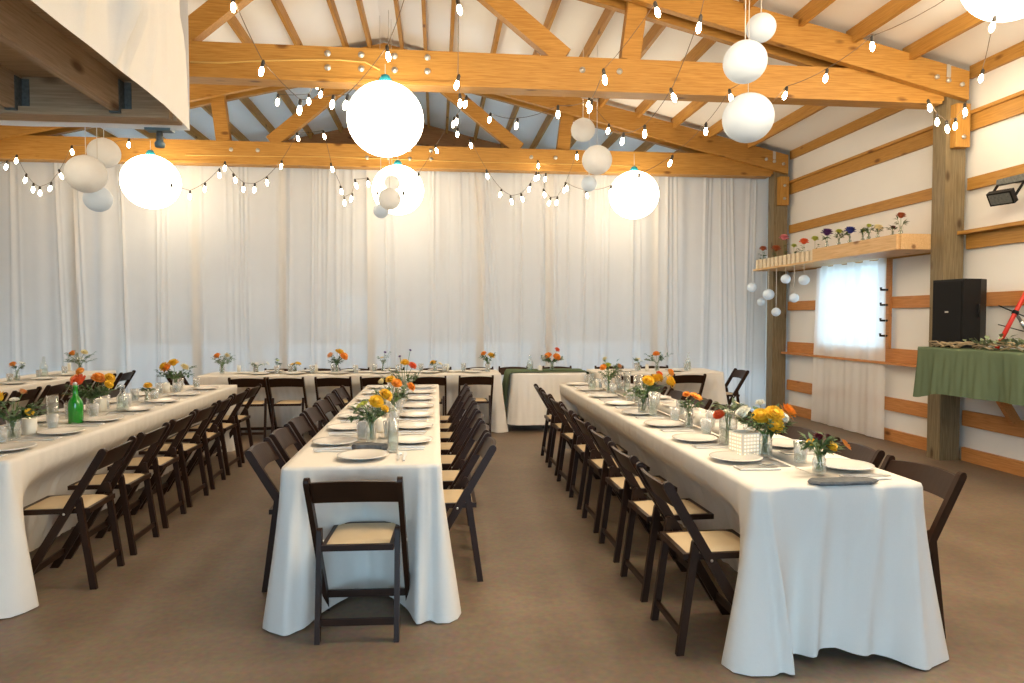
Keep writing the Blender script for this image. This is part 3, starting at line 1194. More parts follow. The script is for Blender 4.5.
def bouquet(loc, label, flowers, vase_h=.12, vase_r=.032, spread=.10, height=.26, nleaf=60, seed=0, group='bouquets on the tables', leafmat='leaf', leafs=1.0, vase='jar', cat='flowers', name='flower_bouquet', fmul=1.0):
    """flowers: list of (colour, dx, dz, radius, kind) with dx, dy in metres from the vase axis, z above table"""
    rr = random.Random(seed * 13 + 1)
    t = thing(name, label, cat, loc, 0, group)
    h, r = vase_h, vase_r
    if vase == 'jar':
        prof = [(r * .8, 0), (r, .008), (r, h * .72), (r * .78, h * .85), (r * .85, h), (r * .80, h), (r * .72, h * .85), (r * .94, h * .7), (r * .94, .012), (.001, .01)]
    elif vase == 'bud':
        prof = [(r * .8, 0), (r, .01), (r * .95, h * .4), (r * .45, h * .65), (r * .5, h), (r * .44, h), (r * .4, h * .65), (r * .88, h * .38), (r * .9, .014), (.001, .012)]
    else:
        prof = [(r * .9, 0), (r * .92, .005), (r, h), (r * .95, h), (r * .86, .01), (.001, .009)]
    v = MB().lathe(prof, 16).build('vase', 'glass', t)
    MB().lathe([(.001, .013), (r * .86, .013), (r * .88, h * .5), (.001, h * .5)], 12).build('water', 'water', v)
    st = MB()
    lf = MB()
    tips = []
    for col, dx, dy, z, rad, kind in flowers:
        a = Vector((rr.uniform(-.5, .5) * r, rr.uniform(-.5, .5) * r, .015))
        n = Vector((dx * .12, dy * .12, h))
        e = Vector((dx, dy, z - rad * .2))
        st.tube([a, n, n.lerp(e, .55) + Vector((dx * -.08, dy * -.08, .012)), e], .0023, 4)
        f = link('flower', flower_mesh(col, kind), t)
        f.location = (dx, dy, z)
        out = Vector((dx * 1.3, dy * 1.3 - .04, .13)).normalized()
        f.rotation_euler = out.to_track_quat('Z', 'Y').to_euler()
        f.scale = (rad * fmul * 1.05,) * 3
        f['label'] = col + ' flower head'
    for i in range(max(3, int(nleaf * 1.7) // 7)):
        an = rr.uniform(0, 2 * PI)
        q = spread * rr.uniform(.35, 1.1)
        e = Vector((math.cos(an) * q, math.sin(an) * q, h + (height - h) * rr.uniform(.15, .95)))
        n = Vector((math.cos(an) * r * .5, math.sin(an) * r * .5, h))
        pts = [Vector((-n.x * .6, -n.y * .6, .02)), n, n.lerp(e, .5) + Vector((0, 0, .015)), e]
        st.tube(pts, .0017, 4)
        for k in range(7):
            p = n.lerp(e, rr.uniform(.2, 1.0)) + Vector((0, 0, .01))
            d = Vector((math.cos(an) + rr.uniform(-1, 1), math.sin(an) + rr.uniform(-1, 1), rr.uniform(-.3, .8)))
            leafy(lf, p, d, rr.uniform(.03, .06) * leafs, rr.uniform(.008, .016) * leafs, rr)
    st.build('stems', 'stem', t)
    lf.build('leaves', leafmat, t)
    return t


def on_table(px, py, dz=0):
    return at_z(px, py, TT + dz)


GB = 'flower bouquets on the tables'


def fl(px, py, base, flist):
    """flower heads given by picture offsets in pixels -> metres at the vase distance"""
    p = on_table(px, py)
    k = p.y / FPX * 1.02
    out = []
    for col, fx, fy, rp, dy, kind in flist:
        out.append((col, (fx - px) * k, dy, max(.03, (py - fy) * k), rp * k, kind))
    return p, out


def place_b(px, py, label, flist, **kw):
    p, fs = fl(px, py, None, flist)
    return bouquet(p, label, fs, **kw)


# window-wall table
place_b(765, 456, 'large bouquet of yellow and orange blooms beside the white lantern cube', [('yellow', 757, 414, 9, -.03, 'ball'), ('yellow', 769, 412, 10, -.05, 'ball'), ('yellow', 768, 422, 9, -.07, 'ball'),
        ('orange', 788, 411, 10, 0, 'ball'), ('white', 746, 413, 9, .05, 'ball'), ('white', 779, 415, 6, -.05, 'ball'), ('white', 762, 402, 5, .03, 'ball')], seed=1, spread=.15, height=.24, nleaf=130, vase_h=.12, vase_r=.036, group=GB, leafmat='leaf')
place_b(819, 474, 'small bouquet with two yellow blooms and one orange behind the grey slab', [('yellow', 810, 441, 5, 0, 'ball'), ('yellow', 827, 444, 6, -.04, 'ball'), ('orange', 848, 444, 7, 0, 'daisy'), ('burgundy', 822, 437, 6, .03, 'ball'), ('burgundy', 831, 436, 4, .02, 'ball')],
        seed=2, spread=.09, height=.16, nleaf=70, vase_h=.095, vase_r=.03, group=GB)
place_b(643, 413, 'full bouquet of yellow daisies midway along the window-wall table', [('yellow', 646, 380, 6, -.05, 'ball'), ('yellow', 655, 379, 6, 0, 'ball'), ('yellow', 668, 381, 7, -.05, 'ball'), ('yellow', 661, 378, 5, .04, 'ball'), ('coral', 662, 375, 4, .06, 'ball'), ('orange', 674, 373, 4, .06, 'ball')],
        seed=3, spread=.15, height=.22, nleaf=120, group=GB, vase_r=.04)
place_b(689, 428, 'two orange blooms in a slim clear vase beside a lit candle', [('orange', 686, 394, 4, 0, 'ball'), ('orange', 695, 396, 6.5, -.02, 'daisy')], seed=4, spread=.08, height=.18, nleaf=40, vase_h=.12, vase_r=.026, vase='cyl', group=GB)
place_b(609, 392, 'orange and lime bouquet near the far end of the window-wall table', [('orange', 602, 367, 3.5, -.04, 'ball'), ('lime', 608, 365, 3, 0, 'ball'), ('peach', 619, 366, 3.2, 0, 'ball'), ('cream', 606, 359, 3, .05, 'ball')], seed=5, spread=.15, height=.30, nleaf=70, group=GB, vase_r=.035)
place_b(728, 446, 'clear glass carafe holding coral and white sprigs', [('coral', 718, 414, 6, 0, 'ball'), ('white', 728, 411, 5, 0, 'daisy'), ('cream', 737, 402, 3, 0, 'daisy'), ('white', 744, 408, 3, .04, 'daisy')], seed=6, spread=.07, height=.24, nleaf=30, vase_h=.20, vase_r=.05, vase='jar', group=GB, leafmat='leaf_grey')
# centre table
place_b(371, 442, 'bouquet of golden blooms behind the grey stone on the centre table', [('yellow', 377, 402, 7, -.05, 'ball'), ('yellow', 385, 397, 7, 0, 'ball'), ('orange', 374, 400, 5, .03, 'daisy'), ('yellow', 385, 409, 4, -.05, 'ball'), ('lime', 363, 406, 6, 0, 'daisy'), ('white', 393, 411, 5, .04, 'daisy')],
        seed=7, spread=.14, height=.24, nleaf=90, group=GB, vase_r=.032)
place_b(394, 418, 'second bouquet along the centre table, amber and peach', [('yellow', 391, 381, 5, 0, 'ball'), ('orange', 397, 384, 5, -.04, 'ball'), ('orange', 410, 388, 5, 0, 'ball'), ('cream', 382, 383, 4, .04, 'ball')], seed=8, spread=.15, height=.24, nleaf=100, group=GB)
place_b(404, 402, 'third bouquet along the centre table, yellow beside coral', [('yellow', 405, 364, 4.5, 0, 'ball'), ('coral', 412, 367, 4.5, 0, 'ball'), ('white', 390, 370, 3.5, 0, 'daisy'), ('purple', 400, 358, 1.5, .05, 'ball'), ('purple', 410, 352, 1.5, .05, 'ball')], seed=9, spread=.16, height=.27, nleaf=90, group=GB)
# green-bottle table
place_b(13, 440, 'bouquet of yellow blooms nearest the camera on the green-bottle table', [('yellow', 2, 401, 7, 0, 'ball'), ('peach', 17, 397, 4, .06, 'ball'), ('white', 15, 403, 4, 0, 'daisy'), ('yellow', 31, 414, 4, -.04, 'daisy')], seed=10, spread=.19, height=.22, nleaf=150, vase_r=.04, group=GB)
place_b(92, 414, 'mixed orange and yellow bouquet just behind the green bottle', [('coral', 84, 383, 7, -.05, 'ball'), ('orange', 98, 381, 6, 0, 'ball'), ('yellow', 108, 381, 5, 0, 'ball'), ('orange', 79, 375, 4, .06, 'ball'), ('yellow', 110, 386, 4, -.05, 'ball'), ('peach', 76, 382, 5, .04, 'ball')],
        seed=11, spread=.17, height=.24, nleaf=140, vase_r=.04, group=GB)
place_b(147, 402, 'single yellow bloom in a tiny vase on the green-bottle table', [('yellow', 148, 387, 4, 0, 'ball')], seed=12, spread=.05, height=.13, nleaf=16, vase_h=.08, vase_r=.022, vase='bud', group=GB)
place_b(176, 391, 'bright yellow bouquet at the far end of the green-bottle table', [('yellow', 167, 368, 5, -.03, 'ball'), ('yellow', 174, 365, 5, 0, 'ball'), ('orange', 170, 369, 4, -.06, 'ball'), ('cream', 183, 369, 4, .03, 'ball')], seed=13, spread=.17, height=.25, nleaf=90, group=GB)
# leftmost table
place_b(17, 381, 'orange bloom in a jar on the leftmost table', [('orange', 14, 366, 3.5, 0, 'ball'), ('white', 20, 365, 3, .03, 'daisy')], seed=14, spread=.08, height=.2, nleaf=24, group=GB)
place_b(80, 373, 'orange and cream bouquet at the far end of the leftmost table', [('orange', 74, 355, 3.6, 0, 'ball'), ('cream', 84, 354, 3, 0, 'ball'), ('white', 80, 360, 2.5, 0, 'ball')], seed=15, spread=.19, height=.30, nleaf=70, group=GB, leafmat='leaf_grey')
# head table
place_b(222, 374, 'orange bloom with loose grey greens on the left part of the head table', [('orange', 218, 357, 3.6, 0, 'ball'), ('cream', 226, 357, 3, .04, 'ball')], seed=16, spread=.19, height=.27, nleaf=80, group=GB, leafmat='leaf_grey')
place_b(257, 373, 'white daisy sprigs in a bud vase on the head table', [('white', 257, 364, 2, 0, 'daisy'), ('white', 263, 365, 2, 0, 'daisy'), ('white', 267, 364, 2, 0, 'daisy'), ('white', 253, 363, 1.6, 0, 'daisy')], seed=17, spread=.09, height=.16, nleaf=14, vase='bud', vase_h=.09, vase_r=.022, group=GB)
place_b(278, 373, 'single green sprig in a bud vase on the head table', [('lime', 278, 361, 1.6, 0, 'daisy')], seed=18, spread=.04, height=.19, nleaf=14, vase='bud', vase_h=.09, vase_r=.022, group=GB)
place_b(295, 372, 'low yellow blooms in a jar on the head table', [('yellow', 293, 365, 3, 0, 'daisy'), ('yellow', 298, 364, 3, 0, 'daisy')], seed=19, spread=.06, height=.13, nleaf=14, vase_h=.07, group=GB)
place_b(337, 373, 'showy orange bouquet in the middle of the head table', [('orange', 344, 357, 4, -.04, 'ball'), ('peach', 331, 356, 3.4, 0, 'ball'), ('yellow', 340, 353, 3.6, 0, 'ball'), ('yellow', 337, 352, 2.4, .04, 'ball')], seed=20, spread=.14, height=.24, nleaf=80, group=GB)
place_b(383, 372, 'tall pale sprigs in a bud vase on the head table', [('cream', 382, 358, 1.8, 0, 'daisy'), ('purple', 385, 353, 1.4, 0, 'ball'), ('white', 378, 357, 1.6, 0, 'daisy')], seed=21, spread=.11, height=.29, nleaf=24, vase='bud', vase_h=.11, vase_r=.024, group=GB, leafmat='leaf_grey')
place_b(435, 372, 'pair of small yellow blooms in a jar on the head table', [('yellow', 433, 363, 3, 0, 'ball'), ('cream', 440, 364, 2.4, 0, 'daisy')], seed=22, spread=.06, height=.14, nleaf=14, vase_h=.08, group=GB)
place_b(488, 371, 'orange bouquet at the end of the head table beside the runner table', [('orange', 484, 354, 3, 0, 'ball'), ('yellow', 491, 356, 3.8, 0, 'ball')], seed=23, spread=.12, height=.24, nleaf=50, group=GB)
place_b(552, 371, 'coral and orange bouquet on the green runner', [('orange', 548, 356, 4, 0, 'ball'), ('orange', 556, 357, 4, -.05, 'ball'), ('coral', 557, 350, 3, 0, 'ball'), ('white', 544, 358, 3, 0, 'ball'), ('white', 561, 359, 3, 0, 'ball')], seed=24, spread=.15, height=.22, nleaf=90, group=GB)
place_b(657, 371, 'orange bloom with long green sprigs on the short far table', [('orange', 656, 354, 3.6, 0, 'ball')], seed=25, spread=.17, height=.25, nleaf=60, group=GB)
place_b(639, 371, 'pale sprigs in a slim bottle on the short far table', [('cream', 638, 359, 2.2, 0, 'daisy'), ('white', 642, 361, 2, 0, 'daisy')], seed=26, spread=.07, height=.22, nleaf=24, vase='bud', vase_h=.12, vase_r=.025, group=GB, leafmat='leaf_grey')

# ---------------------------------------------------------------- candles, bottles, slabs
def candle(px, py, label, r=.03, h=.075, group='candles on the tables', z=0):
    p = on_table(px, py)
    t = thing('votive_candle', label, 'candle', p, 0, group)
    MB().lathe([(r * .9, 0), (r, .004), (r, h), (r * .93, h), (r * .9, h * .55), (.001, h * .55)], 16).build('candle_cup', 'votive', t)
    c = MB().lathe([(r * .8, h * .5), (r * .8, h * .72), (.001, h * .72)], 12).build('wax', 'wax', t)
    MB().lathe([(.001, h * .74), (.006, h * .82), (.004, h * .98), (.0005, h * 1.12)], 8).build('flame', 'flame', t)
    return t


def taper(px, py, label, h=.1, r=.024, group='pillar candles on the tables'):
    p = on_table(px, py)
    t = thing('pillar_candle', label, 'candle', p, 0, group)
    c = MB().lathe([(r, 0), (r, h * .97), (r * .9, h), (.001, h * .985)], 14).build('wax', 'wax', t)
    MB().tube([(0, 0, h * .98), (.001, 0, h + .012)], .0012, 4).build('wick', 'black', t)
    return t


candle(381, 432, 'lit votive candle beside the golden bouquet on the centre table', .036, .09)
candle(700, 424, 'lit votive candle beside the slim vase of orange blooms', .038, .08)
candle(596, 389, 'lit votive candle near the far end of the window-wall table', .035, .08)
candle(30, 434, 'lit votive candle beside the front bouquet on the green-bottle table', .04, .1)
candle(101, 411, 'lit votive candle beside the orange bouquet on the green-bottle table', .04, .1)
candle(166, 392, 'lit votive candle at the far end of the green-bottle table', .036, .09)
candle(540, 371, 'lit votive candle on the green runner', .033, .07)
candle(398, 404, 'lit votive candle between the second and third centre table bouquets', .034, .08)
taper(316, 372, 'short white pillar candle near the middle of the head table', .10)
taper(447, 372, 'short white pillar candle right of the middle of the head table', .11)
taper(69, 371, 'short white pillar candle on the leftmost table', .11)
taper(239, 372, 'short white pillar candle near the left end of the head table', .09)
taper(647, 371, 'short white pillar candle on the short far table', .09)
# white pierced lantern cube
p = on_table(744, 455)
t = thing('lantern_cube', 'white pierced paper cube lantern glowing beside the yellow bouquet', 'lantern', p, .25)
m_ = MB()
for s in (-1, 1):
    m_.box(-.055, .055, s * .055 - .002, s * .055 + .002, 0, .125)
    m_.box(s * .055 - .002, s * .055 + .002, -.053, .053, 0, .125)
m_.build('paper_sides', 'votive', t)
m_ = MB()
for i in range(5):
    for j in range(6):
        m_.box(-.0585, -.0575, -.04 + i * .02 - .004, -.04 + i * .02 + .004, .012 + j * .019, .020 + j * .019)
        m_.box(-.04 + i * .02 - .004, -.04 + i * .02 + .004, -.0585, -.0575, .012 + j * .019, .020 + j * .019)
m_.build('pierced_holes', 'flame', t)
M['flame'].node_tree.nodes['Principled BSDF'].inputs['Emission Strength'].default_value = 1.4
# green bottle
p = on_table(76, 423)
t = thing('green_bottle', 'green glass swing-top bottle near the front of its table', 'bottle', p)
MB().lathe([(.042, 0), (.047, .006), (.047, .135), (.043, .155), (.022, .185), (.0165, .20), (.0145, .245), (.017, .25), (.017, .262), (.001, .262)], 20).build('body', 'green_glass', t)
MB().lathe([(.011, .262), (.012, .275), (.008, .283), (.001, .284)], 12).build('stopper', 'plate', t)
b = MB()
for s in (-1, 1):
    b.tube([(s * .019, 0, .235), (s * .021, 0, .26), (s * .010, 0, .28)], .0015, 4)
b.build('wire_clip', 'steel', t)


def bottle(px, py, label, h=.24, r=.04, group='clear bottles on the tables'):
    t = thing('glass_bottle', label, 'bottle', on_table(px, py), 0, group)
    MB().lathe([(r * .9, 0), (r, .006), (r, h * .55), (r * .45, h * .72), (r * .36, h * .95), (r * .42, h), (r * .34, h), (r * .3, h * .94), (r * .38, h * .72), (r * .92, h * .54), (r * .92, .012), (.001, .01)], 18).build('body', 'glass', t)
    MB().lathe([(.001, .013), (r * .9, .013), (r * .9, h * .45), (.001, h * .45)], 14).build('water', 'water', t)
    return t


bottle(44, 378, 'clear water bottle on the leftmost table', .26, .045)
bottle(123, 411, 'clear water bottle beside the candle on the green-bottle table', .2, .045)
bottle(530, 371, 'clear water bottle on the green runner', .22, .045)
bottle(688, 370, 'clear water bottle on the short far table', .24, .04)
bottle(592, 391, 'clear water bottle at the far end of the window-wall table', .18, .04)
tumbler(*on_table(393, 452).xy, 'tall clear water glass near the grey stone on the centre table', 'tall glasses on the tables', tall=True, s=1.1)
tumbler(*on_table(653, 417).xy, 'tall clear glass beside the yellow daisies on the window-wall table', 'tall glasses on the tables', tall=True, s=1.1)
tumbler(*on_table(638, 402).xy, 'very tall clear glass cylinder near the yellow daisies', 'tall glasses on the tables', tall=True, s=1.35)
tumbler(*on_table(53, 426).xy, 'stemmed clear glass beside the green bottle', 'tall glasses on the tables', tall=True, s=1.2)
tumbler(*on_table(627, 392).xy, 'tall clear glass beside the orange and lime bouquet', 'tall glasses on the tables', tall=True, s=1.2)
tumbler(*on_table(618, 389).xy, 'tall clear glass at the far end of the window-wall table', 'tall glasses on the tables', tall=True, s=1.2)


def slab(px, py, label, L, W, H, rz, lift=0):
    rr = random.Random(int(px))
    pts = []
    for i in range(14):
        a = 2 * PI * i / 14
        q = 1 / max(abs(math.cos(a)), abs(math.sin(a))) ** .75
        pts.append((math.cos(a) * q * L / 2 * rr.uniform(.88, 1.05), math.sin(a) * q * W / 2 * rr.uniform(.85, 1.05)))
    m_ = MB()
    n = 14
    vs = [(x * .95, y * .95, 0) for x, y in pts] + [(x, y, H * rr.uniform(.5, .7)) for x, y in pts] + [(x * .93, y * .9, H * rr.uniform(.9, 1.1)) for x, y in pts] + [(0, 0, H)]
    fs = [tuple(range(n))[::-1]]
    for r_ in (0, 1):
        for i in range(n):
            j = (i + 1) % n
            fs.append((r_ * n + i, r_ * n + j, (r_ + 1) * n + j, (r_ + 1) * n + i))
    fs += [(2 * n + i, 2 * n + (i + 1) % n, 3 * n) for i in range(n)]
    m_.add(vs, fs)
    o = m_.build('stone_slab', 'slate')
    p = on_table(px, py)
    o.location = p
    o.rotation_euler = (0, 0, rz)
    return tag(o, label, 'stone')


slab(842, 483, 'flat grey stone slab lying at the near edge of the window-wall table', .33, .10, .016, -.03)
slab(369, 450, 'blue-grey stone slab in front of the golden bouquet on the centre table', .20, .09, .034, .05)

# ================================================================ LANTERNS
LAN = {}


def lantern(loc, r, label, lit, group, hang_z, front=False):
    key = ('front' if front else 'on') if lit else ('cool' if front else 'off')
    t = thing('hanging_paper_lantern', label, 'lantern', loc, 0, group)
    if key not in LAN:
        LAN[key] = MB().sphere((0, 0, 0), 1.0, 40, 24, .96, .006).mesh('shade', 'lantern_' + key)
    s = link('shade', LAN[key], t)
    s.scale = (r, r, r)
    MB().tube([(0, 0, r * .95), (0, 0, hang_z - loc[2])], .004, 5).build('hanging_cord', 'string', t)
    if lit:
        MB().lathe([(.055, r * .93), (.06, r * .93 + .03), (.035, r * .93 + .075), (.02, r * .93 + .08)], 14, (0, 0, 0), True).build('lamp_cap', 'teal', t)
    else:
        MB().tube([(r * .18 * math.cos(a * .7), r * .18 * math.sin(a * .7), r * .95) for a in range(10)], .003, 4).build('wire_ring', 'steel', t)
    return t


gl = 'large lit paper lanterns'
for px, py, Y, r, lab, hz in ((385.5, 119.5, 6.42, .345, 'largest lit white paper lantern, hanging below the bolted truss splice', 3.80), (398, 190, 9.9, .36, 'lit white paper lantern behind a cluster of small grey ones', 3.9),
                              (151, 182, 9.9, .375, 'lit white paper lantern hanging by the drapes, near the unlit trio', 3.9), (634, 195, 9.9, .36, 'lit white paper lantern hanging before the drapes beside the blue-white pair', 3.9)):
    p = at_y(px, py, Y)
    lantern(p, r, lab, True, gl, hz)
p = at_y(1013, -27, 5.0)
lantern(p, .36, 'lit white paper lantern cut by the top edge, above the black stage lights', True, gl, roofz(p.x))
# unseen lit lanterns added to brighten the front bay and its ceiling
for x, y, z, lab in ((.7, 3.25, 3.58, 'above the near end of the centre table'), (1.8, 3.2, 3.58, 'above the aisle'), (2.9, 3.25, 3.6, 'above the near end of the window-wall table'), (4.5, 3.4, 3.6, 'by the wall, above the end of the counter')):
    lantern((x, y, z), .37, 'added lit white paper lantern outside the picture, ' + lab, True, gl, roofz(x) - .02, True)
lantern((-4.2, 6.3, 3.3), .37, 'added lit white paper lantern beyond the loft, outside the picture', True, gl, 3.74)  # one more added out of view for its light
gs = 'small unlit paper lanterns'
for px, py, Y, r, lab in ((761, 28, 5.9, .128, 'small faintly glowing lantern, top of the three over the window-wall table'), (745, 62, 5.55, .178, 'middle faintly glowing lantern of the three over the window-wall table'), (748, 118, 5.85, .22, 'largest faintly glowing lantern, lowest of the three over the window-wall table'),
                          (583, 130, 8.5, .15, 'unlit lantern, upper one of the three left of the bright drape lantern'), (597, 160, 8.4, .185, 'unlit lantern, middle one of the three left of the bright drape lantern'), (589, 184, 8.8, .10, 'tiny bluish glowing lantern, lowest of the three before the drapes'),
                          (104, 153, 8.5, .175, 'unlit lantern, topmost of the trio under the loft edge'), (86, 174, 7.9, .205, 'unlit lantern, middle of the trio under the loft edge'), (98, 199, 8.32, .15, 'bluish glowing lantern, lowest of the trio under the loft edge'),
                          (392, 183, 9.35, .105, 'small grey lantern, upper one before the bright globe'), (389.5, 199, 9.1, .145, 'small grey lantern, middle one before the bright globe'), (381, 211, 9.35, .10, 'small bluish lantern, lowest before the bright globe')):
    p = at_y(px, py, Y)
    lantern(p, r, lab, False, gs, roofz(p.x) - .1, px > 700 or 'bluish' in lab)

# ================================================================ STRING LIGHTS
BULB = MB().lathe([(.001, -.088), (.008, -.085), (.017, -.068), (.020, -.05), (.016, -.03), (.010, -.010), (.009, 0)], 12).mesh('bulb', 'bulb')
SOCK = MB().lathe([(.012, -.012), (.015, -.008), (.015, .03), (.006, .045), (.001, .046)], 10).mesh('socket', 'socket')


def strand(label, pts, y0, y1, sag=.0, extra0=None, extra1=None):
    """a festoon of bulbs: pts are bulb places read off the photograph, depth runs evenly from y0 to y1"""
    n = len(pts)
    P_ = []
    for i, (x, y) in enumerate(pts):
        q = i / max(1, n - 1)
        P_.append(at_y(x, y, y0 + (y1 - y0) * q))
    o = thing('string_lights', label, 'string lights', P_[0], 0, 'festoon strings of bulbs')
    c = P_[0]
    L = [p - c for p in P_]
    wp = []
    full = ([extra0 - c] if extra0 is not None else []) + [p + Vector((0, 0, .085)) for p in L] + ([extra1 - c] if extra1 is not None else [])
    for a, b in zip(full, full[1:]):
        d = (b - a).length
        for q in range(4):
            u = q / 4
            wp.append(a.lerp(b, u) - Vector((0, 0, .10 * d * 4 * u * (1 - u) * .35)))
    wp.append(full[-1])
    MB().tube(wp, .0032, 4).build('wire', 'wire', o)
    for p in L:
        b = link('bulb', BULB, o)
        b.location = p + Vector((0, 0, .045))
        b.rotation_euler = (R.uniform(-.3, .3), R.uniform(-.3, .3), 0)
        s = link('socket', SOCK, b)
    return o


V = Vector
strand('festoon lights rising past the biggest lantern from the first truss', [(233, 7), (262.6, 71), (300, 110), (333, 105), (347, 105), (387.5, 56)], 5.9, 5.9, extra0=at_y(221, -40, 5.9), extra1=at_y(404, 0, 5.9))
strand('short festoon of bulbs swagged behind the front truss, left of the largest lantern', [(278, 102), (309, 102), (315.7, 86), (321.5, 95)], 7.6, 7.4)
strand('festoon lights dipping in front of the drapes at far left', [(-8, 172), (7, 167), (16.6, 161), (26, 180), (33.5, 189.5), (40, 193), (51, 188.5), (60, 176), (72, 152), (129, 145)], 10.1, 9.5, extra1=at_y(150, 140, 9.42))
strand('festoon lights swagged right of the globe near the unlit trio', [(172, 190.5), (190, 197), (205, 189), (219.5, 175), (225, 168), (234, 180), (243.6, 189), (254.7, 189.7), (267, 182.6), (281.6, 166.5), (297.4, 138.7), (323.8, 136.6)], 9.42, 9.8, extra0=at_y(150, 175, 9.38))
strand('festoon lights dipping beside and across the bright globe behind', [(331.5, 169.4), (341, 192), (344.4, 203), (352, 199.3), (355.5, 185.5), (368, 184), (377.5, 198), (403, 198), (418.6, 179.4), (436, 151)], 9.47, 9.45, extra0=at_y(326, 140, 9.47), extra1=at_y(446, 128, 9.45))
strand('festoon lights falling from the far truss centre to the drapes', [(470.4, 145.5), (486.8, 176), (501, 195), (511, 201.5), (521.5, 199), (530, 189), (536, 178), (538, 166)], 9.2, 10.2)
strand('festoon lights gathered in a tangle before the drapes', [(538.5, 177.5), (545.5, 179), (544, 194.7), (550, 203), (557, 202.5), (565, 190), (577, 157)], 10.2, 9.6)
strand('festoon lights crossing the bright globe beside the blue-white trio', [(566, 188), (586.5, 196), (611, 192), (639, 180.5), (671.5, 163), (706, 131), (730, 98)], 10.0, 6.4, extra1=at_y(745, 80, 6.2))
strand('festoon lights hanging down the middle, seen end on', [(458.5, 10), (458, 85), (460, 103), (466, 104), (457, 122), (454, 124), (457.4, 134)], 5.2, 9.2, extra0=at_y(459, -60, 4.6))
strand('festoon lights rising from the middle to the upper ridge at right', [(490, 120), (517, 126), (558, 114), (591, 109), (604, 79.5), (656, 13)], 8.2, 5.0, extra1=at_y(668, -20, 4.8))
strand('festoon lights climbing from the small unlit lanterns to the top edge', [(589, 104), (608.6, 131), (623, 141), (644.7, 134), (672, 98), (700, 27)], 8.4, 5.0, extra1=at_y(708, -20, 4.8))
strand('festoon lights from the far truss up to the front truss heel', [(786, 95.5), (826.4, 78.4), (872, 46)], 6.3, 5.6, extra0=at_y(766, 108, 6.4), extra1=at_y(960, -10, 4.8))
strand('festoon loop of five bulbs wrapped around the post head', [(928.7, 108), (937, 122), (946.7, 129), (955.4, 126.5), (964.8, 112)], 6.42, 6.4)
strand('two festoon bulbs hanging beneath the lantern at the top edge', [(993.6, 27), (982, 78.5)], 5.0, 5.9)
# pale lamp cords stapled along the chords
for nm, lab, pts in (('lamp_cord', 'pale lamp cord stapled along the front truss to the largest lantern', [(190, 62), (220, 63), (260, 61), (300, 60), (340, 60), (365, 62), (380, 70)]), ):
    tag(MB().tube([at_y(x, y, TY[1] - .092) for x, y in pts], .009, 5).build(nm, 'cord_tan'), lab, 'cord')
tag(MB().tube([at_y(x, y, TY[2] - .092) for x, y in ((185, 155), (240, 156), (330, 157), (420, 160), (470, 162), (560, 164), (640, 166))], .007, 5).build('lamp_cord', 'cord_tan'), 'pale lamp cord stapled along the truss before the drapes', 'cord')

# ================================================================ WALL SHELF WITH BUD VASES
SX = 4.92
t = thing('wall_shelf', 'long pale wood ledge above the curtained window, holding bud vases', 'shelf', (0, 0, 0))
MB().box(SX, XR_ - .002, TY[1] + .13, TY[2] - .1, 2.235, 2.262).build('board', 'ledge', t)
MB().box(SX - .035, SX, TY[1] + .13, 8.58, 2.235, 2.40).build('fascia', 'ledge', t)
MB().box(SX, XR_ - .002, TY[1] + .10, TY[1] + .13, 2.235, 2.40).build('end_board', 'ledge', t)
MB().box(SX, XR_ - .002, TY[1] + .13, 8.58, 2.375, 2.40).build('top_board', 'ledge', t)
blk = None
for k in range(14):
    y = 8.66 + k * .121
    if blk is None:
        blk = MB().box(-.025, .025, -.04, .04, 0, .135).build('wooden_block', 'cream_wood')
        o = blk
        o.location = (SX + .028, y, 2.2625)
        tag(o, 'small cream block, first of the row on the ledge, counted from the window', 'block', 'cream blocks on the ledge')
    else:
        o = dup(blk, (SX + .028, y, 2.2625), 0, 'small cream block, %s of the row on the ledge, counted from the window' % ORD[k], 'block', 'cream blocks on the ledge')
buds = [(901, 216, 'rust', 5, 'tall'), (893, 228, 'burgundy', 3, 'ball'), (878, 228, 'cream', 5, 'ball'), (869, 226, 'lime', 3, 'leaf'), (863, 231, 'lime', 3, 'ball'), (850, 231, 'blue', 6, 'ball'), (839, 232, 'lime', 4, 'leaf'), (827, 233, 'purple', 6, 'ball'), (815, 239, 'lime', 4, 'ball'), (804, 242, 'coral', 5, 'ball'), (794, 246, 'lime', 3, 'ball'), (784, 238, 'pink', 5, 'ball'), (776, 249, 'rust', 5, 'ball'), (763, 249, 'rust', 4, 'ball')]
wordc = {'rust': 'rust-red', 'burgundy': 'dark burgundy', 'cream': 'pale cream', 'lime': 'yellow-green', 'blue': 'deep blue', 'purple': 'purple', 'coral': 'coral-red', 'pink': 'dusty pink'}
for k, (px, py, col, rp, kd) in enumerate(buds):
    p = at_x(px, py, SX + .11)
    zt = 2.401 if p.y < 8.56 else 2.263
    kk = p.y / FPX
    hgt = max(.10, p.z - zt)
    lab = '%s bloom in a clear bud vase on the ledge, %s from the tall post' % (wordc[col], ORD[k])
    bouquet((SX + .11, p.y, zt), lab, [(col, 0, 0, hgt, rp * kk, 'ball')], vase_h=min(.10, hgt * .6), vase_r=.026, spread=.05, height=hgt, nleaf=12 if kd != 'leaf' else 30, seed=60 + k, group='bud vases on the wall ledge', vase='bud', name='bud_vase', leafs=1.0)
